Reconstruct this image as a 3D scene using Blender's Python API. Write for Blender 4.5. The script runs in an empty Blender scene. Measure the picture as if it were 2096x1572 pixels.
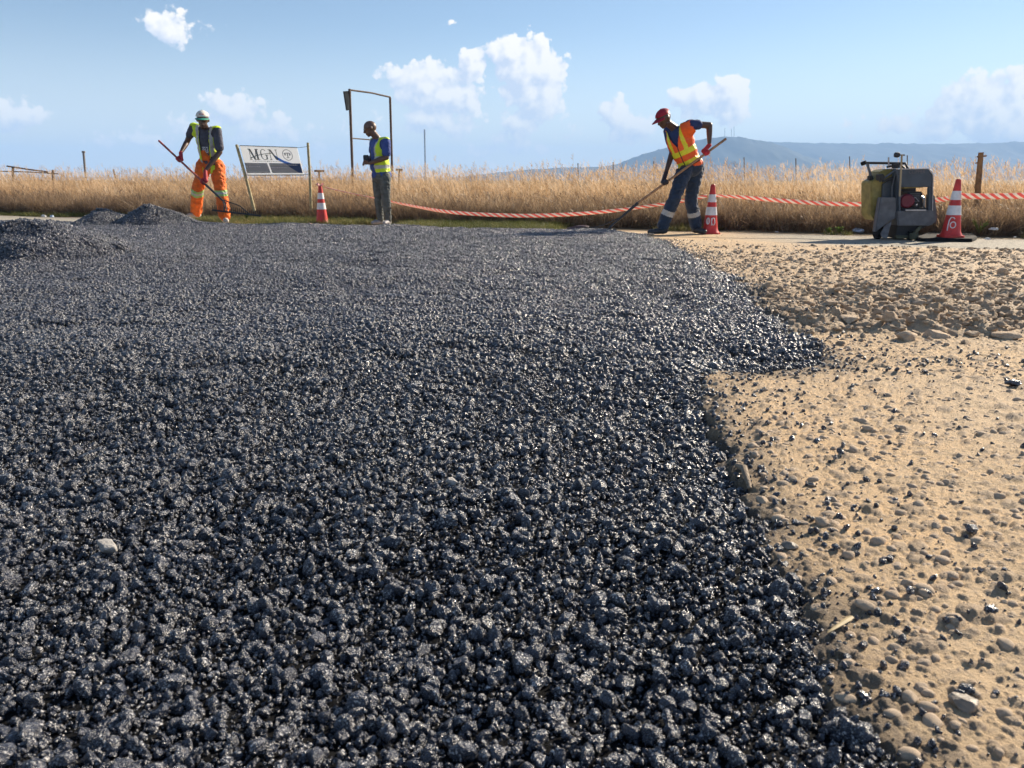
import bpy, bmesh, math, random
import numpy as np
from mathutils import Vector, Matrix, noise as mnoise
random.seed(7); RNG = np.random.default_rng(7)
SC = bpy.context.scene; COL = SC.collection
R = math.radians
# ------------------------------------------------------------------ camera
CAMH = 0.68; TH = R(14.86); FPX = 1575.0
cam_d = bpy.data.cameras.new('camera'); cam = bpy.data.objects.new('camera', cam_d); COL.objects.link(cam)
cam.location = (0, 0, CAMH); cam.rotation_euler = (R(90) - TH, 0, 0)
cam_d.sensor_width = 36; cam_d.lens = FPX / 2096 * 36; cam_d.clip_start = .02; cam_d.clip_end = 30000
cam_d.dof.use_dof = True; cam_d.dof.focus_distance = 4.0; cam_d.dof.aperture_fstop = 11
SC.camera = cam
# ------------------------------------------------------------------ light
SUN_AZ, SUN_EL = R(52), R(27)
SKY_STRENGTH = 0.065
SC.view_settings.view_transform = 'Standard'; SC.view_settings.look = 'None'
SC.view_settings.exposure = 1.02; SC.view_settings.gamma = 1; SC.view_settings.use_curve_mapping = False
sun_d = bpy.data.lights.new('sun', 'SUN'); sun = bpy.data.objects.new('sun', sun_d); COL.objects.link(sun)
sun_d.energy = 5.0; sun_d.angle = R(.5); sun_d.color = (1.0, .87, .69)
to_sun = Vector((math.sin(SUN_AZ) * math.cos(SUN_EL), math.cos(SUN_AZ) * math.cos(SUN_EL), math.sin(SUN_EL)))
sun.rotation_euler = to_sun.to_track_quat('Z', 'Y').to_euler(); sun.location = (20, 10, 15)

def ray(px, py):
    u = (px - 1048) / FPX; v = (786 - py) / FPX
    return Vector((u, math.cos(TH) + v * math.sin(TH), -math.sin(TH) + v * math.cos(TH)))
def P(px, py, Y):
    d = ray(px, py); t = Y / d.y
    return Vector((d.x * t, Y, CAMH + d.z * t))
def PZ(px, py, z=0.0):
    d = ray(px, py); t = (z - CAMH) / d.z
    return Vector((d.x * t, d.y * t, z))

# node helper -------------------------------------------------------
class NT:
    def __init__(s, tree): s.t = tree; s.n = tree.nodes; s.l = tree.links
    def new(s, typ, **kw):
        nd = s.n.new(typ)
        for k, v in kw.items():
            if k == 'ins':
                for kk, vv in v.items():
                    if hasattr(vv, 'is_output') or isinstance(vv, bpy.types.NodeSocket): s.l.new(vv, nd.inputs[kk])
                    else: nd.inputs[kk].default_value = vv
            else: setattr(nd, k, v)
        return nd
    def math(s, op, a, b=0.0, c=0.0, clamp=False):
        nd = s.new('ShaderNodeMath', operation=op, use_clamp=clamp)
        for i, x in enumerate((a, b, c)):
            if isinstance(x, bpy.types.NodeSocket): s.l.new(x, nd.inputs[i])
            else: nd.inputs[i].default_value = x
        return nd.outputs[0]
    def ramp(s, fac, stops, interp='LINEAR'):
        nd = s.new('ShaderNodeValToRGB'); cr = nd.color_ramp; cr.interpolation = interp
        while len(cr.elements) < len(stops): cr.elements.new(.5)
        for e, (p, c) in zip(cr.elements, stops):
            e.position = p; e.color = (*c, 1) if not isinstance(c, (int, float)) else (c, c, c, 1)
        s.l.new(fac, nd.inputs[0]); return nd.outputs[0]
    def mix(s, fac, a, b, blend='MIX'):
        nd = s.new('ShaderNodeMix', data_type='RGBA', blend_type=blend)
        for i, x in ((0, fac), (6, a), (7, b)):
            if isinstance(x, bpy.types.NodeSocket): s.l.new(x, nd.inputs[i])
            else: nd.inputs[i].default_value = x if isinstance(x, (int, float)) else (*x[:3], 1)
        return nd.outputs[2]
    def noise(s, vec, scale, detail=4, rough=.5, out=0):
        nd = s.new('ShaderNodeTexNoise'); nd.inputs['Scale'].default_value = scale
        nd.inputs['Detail'].default_value = detail; nd.inputs['Roughness'].default_value = rough
        if vec is not None: s.l.new(vec, nd.inputs['Vector'])
        return nd.outputs[out]
    def ss(s, x, a, b):
        nd = s.new('ShaderNodeMapRange', interpolation_type='SMOOTHSTEP', clamp=True)
        s.l.new(x, nd.inputs[0]); nd.inputs[1].default_value = a; nd.inputs[2].default_value = b
        return nd.outputs[0]

# world: nishita sky + cumulus set by direction ------------------------
def azel(px, py):
    d = ray(px, py).normalized(); return math.atan2(d.x, d.y), math.asin(d.z)
CLOUDS = [  # px, py, rx, ry, strength
 (352, 54, 48, 26, .85), (322, 38, 22, 14, .7), (940, 46, 26, 9, .35),
 (1042, 112, 36, 34, 1.15), (1082, 150, 62, 58, 1.35), (1100, 208, 46, 48, 1.2), (1120, 178, 34, 44, 1.1), (1075, 250, 70, 34, .7),
 (968, 132, 25, 32, .95), (985, 162, 14, 10, .6),
 (868, 178, 60, 46, 1.2), (915, 200, 62, 34, 1.1), (815, 150, 38, 16, .7), (885, 240, 66, 26, .75), (950, 262, 80, 36, .5), (1040, 290, 120, 40, .45),
 (1435, 198, 56, 26, 1.05), (1492, 192, 40, 34, 1.2), (1490, 232, 42, 34, .85), (1450, 225, 50, 24, .6),
 (1258, 232, 32, 34, .95), (1290, 262, 60, 32, .7), (1330, 285, 50, 24, .4),
 (2005, 212, 76, 40, 1.05), (2055, 245, 66, 60, 1.1), (1975, 200, 50, 24, .8), (2080, 200, 40, 40, .8), (1950, 262, 66, 24, .5), (1845, 258, 60, 22, .45), (1900, 275, 80, 20, .35),
 (28, 238, 60, 22, .85), (-40, 230, 60, 30, .8), (480, 235, 70, 36, .75), (535, 262, 70, 34, .6), (430, 260, 60, 30, .45), (280, 284, 60, 22, .5), (225, 294, 40, 16, .45),
 (740, 270, 70, 30, .3), (620, 300, 90, 30, .25)]
wd = bpy.data.worlds.new('World'); SC.world = wd; wd.use_nodes = True
w = NT(wd.node_tree); w.n.clear()
grp = bpy.data.node_groups.new('cloud_field', 'ShaderNodeTree')
grp.interface.new_socket('Vector', in_out='INPUT', socket_type='NodeSocketVector')
grp.interface.new_socket('Density', in_out='OUTPUT', socket_type='NodeSocketFloat')
g = NT(grp); gi = g.new('NodeGroupInput'); go = g.new('NodeGroupOutput')
acc = None
for (px, py, rx, ry, st) in CLOUDS:
    a, e = azel(px, py)
    sub = g.new('ShaderNodeVectorMath', operation='SUBTRACT'); g.l.new(gi.outputs[0], sub.inputs[0]); sub.inputs[1].default_value = (a, e, 0)
    mul = g.new('ShaderNodeVectorMath', operation='MULTIPLY'); g.l.new(sub.outputs[0], mul.inputs[0]); mul.inputs[1].default_value = (FPX / rx / 1.4, FPX / ry / 1.4, 0)
    ln = g.new('ShaderNodeVectorMath', operation='LENGTH'); g.l.new(mul.outputs[0], ln.inputs[0])
    v = g.math('MULTIPLY_ADD', ln.outputs['Value'], -st * 1.15, st * 1.15)
    if acc is None: acc = v
    else:
        m = g.new('ShaderNodeMath', operation='SMOOTH_MAX'); g.l.new(acc, m.inputs[0]); g.l.new(v, m.inputs[1]); m.inputs[2].default_value = .12; acc = m.outputs[0]
n1 = g.noise(gi.outputs[0], 26, 12, .68)
vor = g.new('ShaderNodeTexVoronoi', feature='SMOOTH_F1'); vor.inputs['Scale'].default_value = 62; vor.inputs['Smoothness'].default_value = .4
g.l.new(gi.outputs[0], vor.inputs['Vector'])
vor2 = g.new('ShaderNodeTexVoronoi', feature='SMOOTH_F1'); vor2.inputs['Scale'].default_value = 140; vor2.inputs['Smoothness'].default_value = .4
g.l.new(gi.outputs[0], vor2.inputs['Vector'])
a1 = g.math('MULTIPLY_ADD', n1, 1.9, -1.02)
a2 = g.math('MULTIPLY_ADD', vor.outputs['Distance'], -.55, .2)
a3 = g.math('MULTIPLY_ADD', vor2.outputs['Distance'], -.3, .1)
tot = g.math('ADD', acc, g.math('ADD', a1, g.math('ADD', a2, a3)))
g.l.new(tot, go.inputs[0])
tc = w.new('ShaderNodeTexCoord'); sep = w.new('ShaderNodeSeparateXYZ'); w.l.new(tc.outputs['Generated'], sep.inputs[0])
az = w.math('ARCTAN2', sep.outputs[0], sep.outputs[1]); el = w.math('ARCSINE', sep.outputs[2])
vec = w.new('ShaderNodeCombineXYZ'); w.l.new(az, vec.inputs[0]); w.l.new(el, vec.inputs[1])
def field(v):
    nd = w.new('ShaderNodeGroup'); nd.node_tree = grp; w.l.new(v, nd.inputs[0]); return nd.outputs[0]
off = w.new('ShaderNodeVectorMath', operation='ADD'); w.l.new(vec.outputs[0], off.inputs[0]); off.inputs[1].default_value = (.008, .009, 0)
F0 = field(vec.outputs[0]); F1 = field(off.outputs[0])
dens = w.ss(F0, .01, .24)
lit = w.math('MULTIPLY_ADD', w.math('SUBTRACT', F0, F1), 1.3, .52, clamp=True)
ccol = w.mix(lit, (.58, .65, .79), (1.0, .96, .90))
dens = w.math('MULTIPLY', dens, w.math('MULTIPLY_ADD', w.ss(el, .02, .20), .25, .75))
sky = w.new('ShaderNodeTexSky', sky_type='NISHITA'); sky.sun_disc = False
sky.sun_elevation = SUN_EL; sky.sun_rotation = SUN_AZ; sky.altitude = 1400; sky.air_density = 1.0; sky.dust_density = .15; sky.ozone_density = .8
skyc = w.mix(w.math('MULTIPLY', w.math('SUBTRACT', 1.0, w.ss(el, -.03, .19)), .78), sky.outputs[0], (7.6, 7.9, 8.2))
bg1 = w.new('ShaderNodeBackground'); w.l.new(skyc, bg1.inputs[0]); bg1.inputs[1].default_value = SKY_STRENGTH
bg2 = w.new('ShaderNodeBackground'); w.l.new(ccol, bg2.inputs[0]); bg2.inputs[1].default_value = .62
mx = w.new('ShaderNodeMixShader'); w.l.new(dens, mx.inputs[0]); w.l.new(bg1.outputs[0], mx.inputs[1]); w.l.new(bg2.outputs[0], mx.inputs[2])
wo = w.new('ShaderNodeOutputWorld'); w.l.new(mx.outputs[0], wo.inputs[0])
SC.cycles.use_denoising = True
SC.cycles.max_bounces = 6; SC.cycles.volume_bounces = 1; SC.cycles.diffuse_bounces = 3; SC.cycles.transparent_max_bounces = 8

# ------------------------------------------------------------------ materials
MATS = {}
def mat(name, col, rough=.7, var=.0, scale=8, bump=0, bscale=60, metal=0, spec=.5, col2=None, trans=0, coord='Object', bdist=.01, sheen=0):
    if name in MATS: return MATS[name]
    m = bpy.data.materials.new(name); m.use_nodes = True; MATS[name] = m
    t = NT(m.node_tree); t.n.clear(); out = t.new('ShaderNodeOutputMaterial')
    b = t.new('ShaderNodeBsdfPrincipled'); b.inputs['Roughness'].default_value = rough; b.inputs['Metallic'].default_value = metal
    b.inputs['Specular IOR Level'].default_value = spec
    if sheen: b.inputs['Sheen Weight'].default_value = sheen
    tcn = t.new('ShaderNodeTexCoord'); v = tcn.outputs[coord]
    if var or col2:
        nz = t.noise(v, scale, 5, .6)
        c2 = col2 or tuple(c * (1 - var) for c in col); c1 = col if col2 else tuple(min(1, c * (1 + var * .6)) for c in col)
        t.l.new(t.mix(t.ss(nz, .32, .68), c2, c1), b.inputs['Base Color'])
    else: b.inputs['Base Color'].default_value = (*col, 1)
    if bump:
        bn = t.new('ShaderNodeBump'); bn.inputs['Strength'].default_value = bump; bn.inputs['Distance'].default_value = bdist
        t.l.new(t.noise(v, bscale, 4, .6), bn.inputs['Height']); t.l.new(bn.outputs[0], b.inputs['Normal'])
    if trans:
        tr = t.new('ShaderNodeBsdfTranslucent'); tr.inputs[0].default_value = (*col, 1)
        mxs = t.new('ShaderNodeMixShader'); mxs.inputs[0].default_value = trans
        t.l.new(b.outputs[0], mxs.inputs[1]); t.l.new(tr.outputs[0], mxs.inputs[2]); t.l.new(mxs.outputs[0], out.inputs[0])
    else: t.l.new(b.outputs[0], out.inputs[0])
    return m

# ------------------------------------------------------------------ object helpers
def tag(o, label=None, cat=None, group=None, kind=None):
    if label: o['label'] = label
    if cat: o['category'] = cat
    if group: o['group'] = group
    if kind: o['kind'] = kind
    return o
def empty(name, loc, label, cat, group=None):
    o = bpy.data.objects.new(name, None); o.empty_display_size = .1; COL.objects.link(o); o.location = loc
    tag(o, label, cat, group); return o
def link(name, me, mats=None, parent=None):
    o = bpy.data.objects.new(name, me); COL.objects.link(o)
    if mats is not None and not len(me.materials):
        for m in (mats if isinstance(mats, (list, tuple)) else [mats]): me.materials.append(m)
    if parent is not None:
        o.parent = parent
        base = Vector(parent.location)
        pp = parent
        while pp.parent: pp = pp.parent; base = base + Vector(pp.location)
        o.location = -base   # geometry is given in world coordinates
    return o
def origin_fix(o):
    """move a top-level mesh's origin to the base centre of its geometry"""
    me = o.data; n = len(me.vertices); c = np.empty(n * 3); me.vertices.foreach_get('co', c); c = c.reshape(-1, 3)
    b = np.array([(c[:, 0].min() + c[:, 0].max()) / 2, (c[:, 1].min() + c[:, 1].max()) / 2, c[:, 2].min()])
    me.vertices.foreach_set('co', (c - b).ravel()); o.location = b.tolist(); me.update(); return o
def fast_mesh(name, verts, faces, smooth=False):
    """verts Nx3, faces Mxk (all the same size)"""
    verts = np.asarray(verts, dtype=np.float32); faces = np.asarray(faces, dtype=np.int32); k = faces.shape[1]
    me = bpy.data.meshes.new(name); me.vertices.add(len(verts)); me.vertices.foreach_set('co', verts.ravel())
    me.loops.add(faces.size); me.loops.foreach_set('vertex_index', faces.ravel())
    me.polygons.add(len(faces)); me.polygons.foreach_set('loop_start', np.arange(0, faces.size, k, dtype=np.int32))
    me.update(calc_edges=True)
    me.shade_smooth() if smooth else me.shade_flat()
    return me
class MB:
    def __init__(s): s.v = []; s.f = []; s.mi = []; s.cur = 0
    def add(s, vs, fs):
        o = len(s.v); s.v += [tuple(v) for v in vs]; s.f += [tuple(i + o for i in f) for f in fs]; s.mi += [s.cur] * len(fs); return s
    def tube(s, pts, r, n=8, cap=True):
        pts = [Vector(p) for p in pts]; rr = r if isinstance(r, (list, tuple)) else [r] * len(pts); vs = []; fs = []
        for i, p in enumerate(pts):
            d = (pts[min(i + 1, len(pts) - 1)] - pts[max(i - 1, 0)]).normalized()
            a = d.orthogonal().normalized() if i == 0 else (a - d * a.dot(d)).normalized()
            b = d.cross(a)
            for k in range(n):
                an = 2 * math.pi * k / n; vs.append(p + (a * math.cos(an) + b * math.sin(an)) * rr[i])
        for i in range(len(pts) - 1):
            for k in range(n): fs.append((i * n + k, i * n + (k + 1) % n, (i + 1) * n + (k + 1) % n, (i + 1) * n + k))
        if cap: fs += [tuple(range(n))[::-1], tuple((len(pts) - 1) * n + k for k in range(n))]
        return s.add(vs, fs)
    def prism(s, poly, off):
        """poly: list of points in one plane; off: extrusion vector"""
        off = Vector(off); n = len(poly); vs = [Vector(p) for p in poly] + [Vector(p) + off for p in poly]
        fs = [tuple(range(n)), tuple(range(2 * n - 1, n - 1, -1))] + [(i, i + n, (i + 1) % n + n, (i + 1) % n) for i in range(n)]
        return s.add(vs, fs)
    def box(s, lo, hi):
        x0, y0, z0 = lo; x1, y1, z1 = hi
        return s.prism([(x0, y0, z0), (x1, y0, z0), (x1, y0, z1), (x0, y0, z1)], (0, y1 - y0, 0))
    def lathe(s, c, prof, n=28, axis=None):
        vs = []; fs = []; q = axis.to_track_quat('Z', 'Y') if axis is not None else None
        for (r, z) in prof:
            for k in range(n):
                a = 2 * math.pi * k / n; v = Vector((r * math.cos(a), r * math.sin(a), z))
                if q: v = q @ v
                vs.append(Vector(c) + v)
        for i in range(len(prof) - 1):
            for k in range(n): fs.append((i * n + k, i * n + (k + 1) % n, (i + 1) * n + (k + 1) % n, (i + 1) * n + k))
        if prof[0][0] > 1e-4: fs.append(tuple(range(n))[::-1])
        if prof[-1][0] > 1e-4: fs.append(tuple((len(prof) - 1) * n + k for k in range(n)))
        return s.add(vs, fs)
    def build(s, name, mats, parent=None, smooth=False, bevel=0, local=None):
        me = bpy.data.meshes.new(name); vs = s.v
        me.from_pydata(vs, [], s.f); me.update()
        mats = mats if isinstance(mats, (list, tuple)) else [mats]
        for m in mats: me.materials.append(m)
        me.polygons.foreach_set('material_index', s.mi)
        bm = bmesh.new(); bm.from_mesh(me); bmesh.ops.recalc_face_normals(bm, faces=bm.faces)
        if bevel: 
            es = [e for e in bm.edges if len(e.link_faces) == 2 and e.calc_face_angle(0) > .6]
            bmesh.ops.bevel(bm, geom=es, offset=bevel, segments=2, affect='EDGES', clamp_overlap=True)
        bm.to_mesh(me); bm.free()
        if smooth: 
            me.shade_smooth()
            try: me.set_sharp_from_angle(angle=R(40))
            except Exception: pass
        return link(name, me, None, parent)

# ------------------------------------------------------------------ numpy noise
def _hash(ix, iy, seed):
    h = (ix.astype(np.int64) * 374761393 + iy.astype(np.int64) * 668265263 + seed * 1442695041) & 0xffffffff
    h = ((h ^ (h >> 13)) * 1274126177) & 0xffffffff; h = ((h ^ (h >> 16)) * 2246822519) & 0xffffffff
    return ((h ^ (h >> 15)) & 0xffffff) / float(0xffffff)
def vnoise(x, y, seed=0):
    ix = np.floor(x); iy = np.floor(y); fx = x - ix; fy = y - iy; fx = fx * fx * (3 - 2 * fx); fy = fy * fy * (3 - 2 * fy)
    a = _hash(ix, iy, seed); b = _hash(ix + 1, iy, seed); c = _hash(ix, iy + 1, seed); d = _hash(ix + 1, iy + 1, seed)
    return (a * (1 - fx) + b * fx) * (1 - fy) + (c * (1 - fx) + d * fx) * fy - .5
def fbm(x, y, seed=0, oct=4, gain=.5):
    s = 0; a = 1.0
    for i in range(oct): s = s + a * vnoise(x + 17.3 * i, y - 9.1 * i, seed + i); x = x * 2.03; y = y * 2.03; a *= gain
    return s
def domes(x, y, cell, seed, prob=.6, rmin=.2, rmax=.48, squash=.6):
    """height (in units of cell) of half-buried pebbles and a 0..1 mask"""
    X = x / cell; Y = y / cell; ix = np.floor(X); iy = np.floor(Y); H = np.zeros_like(x)
    for i in (-1, 0, 1):
        for j in (-1, 0, 1):
            cx = ix + i; cy = iy + j
            jx = cx + _hash(cx, cy, seed); jy = cy + _hash(cx, cy, seed + 1); rr = rmin + (rmax - rmin) * _hash(cx, cy, seed + 2) ** 2
            on = _hash(cx, cy, seed + 3) < prob; el = .65 + .5 * _hash(cx, cy, seed + 4); an = 3.14 * _hash(cx, cy, seed + 5)
            dx = X - jx; dy = Y - jy; u = dx * np.cos(an) + dy * np.sin(an); v = (-dx * np.sin(an) + dy * np.cos(an)) / el
            q = 1 - (u * u + v * v) / (rr * rr)
            H = np.maximum(H, np.where(on & (q > 0), np.sqrt(np.maximum(q, 0)) * rr * squash, 0))
    return H * cell, np.clip(H / (rmin * squash) * 1.2, 0, 1)
def worley(x, y, cell, seed):
    X = x / cell; Y = y / cell; ix = np.floor(X); iy = np.floor(Y)
    f1 = np.full(x.shape, 9.); f2 = np.full(x.shape, 9.); idv = np.zeros_like(x); DX = np.zeros_like(x); DY = np.zeros_like(x)
    for i in (-1, 0, 1):
        for j in (-1, 0, 1):
            cx = ix + i; cy = iy + j
            dx = X - cx - _hash(cx, cy, seed); dy = Y - cy - _hash(cx, cy, seed + 1); d = np.sqrt(dx * dx + dy * dy)
            nr = d < f1; f2 = np.where(nr, f1, np.minimum(f2, d)); f1 = np.where(nr, d, f1)
            idv = np.where(nr, _hash(cx, cy, seed + 2), idv); DX = np.where(nr, dx, DX); DY = np.where(nr, dy, DY)
    return f1, f2, idv, DX, DY
def sstep(x, a, b):
    t = np.clip((x - a) / (b - a), 0, 1); return t * t * (3 - 2 * t)

# ------------------------------------------------------------------ terrain functions
L0 = np.array([-11.3, 17.4]); L1 = np.array([6.8, 10.5]); LD = (L1 - L0) / np.linalg.norm(L1 - L0); LN = np.array([-LD[1], LD[0]])
def verge(x, y): return (x - L0[0]) * LN[0] + (y - L0[1]) * LN[1]     # >0 beyond the road edge
EDGE_PX = [(1900, 1660), (1840, 1572), (1770, 1470), (1690, 1350), (1640, 1230), (1590, 1150), (1555, 1070), (1520, 985), (1490, 930), (1455, 860), (1432, 800), (1440, 762),
           (1530, 757), (1640, 752), (1700, 738), (1680, 712), (1625, 690), (1590, 660), (1550, 630), (1520, 600), (1490, 575), (1450, 556), (1415, 535), (1370, 508), (1335, 488), (1325, 479)]
poly = [PZ(*p) for p in EDGE_PX]; poly = [(p.x, p.y) for p in poly]
poly = [(poly[0][0] + .12, -1.0)] + poly
for p in ((1200, 471), (1000, 466.5), (800, 462.5), (500, 458), (0, 456)): q = PZ(*p); poly.append((q.x, q.y))
poly += [(-14, 13.4), (-14, -1.0)]
POLY = np.array(poly)
def asp_sd(x, y):
    """signed distance to the asphalt outline, positive inside"""
    x = np.asarray(x, float); y = np.asarray(y, float); best = np.full(x.shape, 1e9); ins = np.zeros(x.shape, bool); n = len(POLY)
    for i in range(n):
        ax, ay = POLY[i]; bx, by = POLY[(i + 1) % n]; ex, ey = bx - ax, by - ay
        t = np.clip(((x - ax) * ex + (y - ay) * ey) / (ex * ex + ey * ey), 0, 1)
        best = np.minimum(best, (x - ax - t * ex) ** 2 + (y - ay - t * ey) ** 2)
        c = ((ay > y) != (by > y)); 
        if by != ay: ins ^= c & (x < ex * (y - ay) / (by - ay) + ax)
    return np.where(ins, 1, -1) * np.sqrt(best)
def sd_rough(x, y):
    d = asp_sd(x, y); return d + .10 * fbm(x * 4, y * 4, 31, 4) * sstep(y, 1.2, 4) + .06 * fbm(x * 11, y * 11, 33, 4)
def base_z(x, y):
    s = verge(x, y); return -.075 * sstep(s, -3.4, -1.6)
PILES = [  # cx, cy, height, radius, seed
 (-4.08, 6.5, .40, 1.7), (-4.9, 6.8, .38, 1.4), (-5.45, 11.6, .34, 1.30), (-6.12, 11.7, .27, 1.25), (-5.0, 11.75, .08, .6)]
def asphalt_z(x, y):
    z = .022 * fbm(x * 1.7, y * 1.7, 5, 3) * 1.6 + .010 * fbm(x * 7, y * 7, 8, 2) + base_z(x, y) * .35
    z = z - .014 * (1 - sstep(y, 1.6, 2.7)) - .010 * np.exp(-((y - 1.05) / .25) ** 2) + .02 * sstep(y, 2.4, 3.4)
    hh = np.zeros_like(z)
    for cx, cy, h, r in PILES:
        lx = x - cx; lx = np.where(lx < 0, lx * (2.1 if cy < 12 else 1), lx * 1.0)
        ly = y - cy; ly = np.where(ly < 0, ly * 1.45, ly)
        d = np.hypot(lx + .22 * fbm(x * 2.2, y * 2.2, 3, 2), ly + .22 * fbm(x * 2.2 + 9, y * 2.2, 4, 2)) / r
        d = np.sqrt(d * d + .010)
        hh = np.maximum(hh, h * (.68 * np.clip(1 - d / .55, 0, 1) + .32 * np.clip(1 - d, 0, 1) ** 1.2))
    return z + hh
def rubble_w(x, y):
    front = 3.42 + .10 * fbm(x * 2.5, y * .5, 41, 3) * 2 - .05 * (x - 1.4)
    return sstep(y, front - .02, front + .12) * (1 - sstep(y, 4.3, 5.6) * .8) * (1 - sstep(y, 6.5, 8.5)) * sstep(x, .9, 1.3)
def ground_z(x, y, feats=False):
    sd = sd_rough(x, y); b = base_z(x, y)
    near = 1 - sstep(y, 7, 11)
    h1, m1 = domes(x, y, .060, 101, .6); h2, m2 = domes(x, y, .024, 111, .95); h3, m3 = domes(x, y, .012, 121, .6)
    rw = rubble_w(x, y)
    smooth = 1 - sstep(verge(x, y), -3.3, -2.6)
    dens = .30 + .60 * sstep(fbm(x * 1.5, y * 1.5, 77, 2), -.3, .2)
    z = b + (h1 * .62 * dens + np.maximum(h2 * .95 - .001, 0) + h3 * .9 * (1 - rw)) * near * smooth
    z = z + .010 * fbm(x * 2.1, y * 2.1, 51, 3) * smooth + .0035 * fbm(x * 22, y * 22, 55, 3) * smooth
    f1, f2, idv, DX, DY = worley(x + .04 * fbm(x * 9, y * 9, 61, 3), y + .04 * fbm(x * 9 + 5, y * 9, 62, 3), .16, 201)
    g1, g2, id2, EX, EY = worley(x + .02 * fbm(x * 20, y * 20, 63, 3), y * 1.2, .055, 211)
    cl = (.008 + .040 * idv ** 1.5) * sstep(f2 - f1, .0, .22) + (idv - .5) * .05 * DX + .022 * (id2 - .3) * sstep(g2 - g1, 0, .25)
    z = z + rw * (cl + .008 * fbm(x * 30, y * 30, 71, 4) + .008)
    w_in = sstep(sd, -.02, .03); z = z * (1 - w_in) + (asphalt_z(x, y) - .012 - .03 * sstep(sd, .02, .12)) * w_in
    if feats: return z, sd, np.maximum(m1 * dens, m2 * .8) * near * smooth, rw
    return z
def gz(x, y): return float(ground_z(np.array([x]), np.array([y]))[0])
def az_(x, y): return float(asphalt_z(np.array([x]), np.array([y]))[0])
def hit(px, py, fn):
    z = 0.0
    for _ in range(8): p = PZ(px, py, z); z = fn(p.x, p.y)
    return Vector((p.x, p.y, z))

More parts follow.
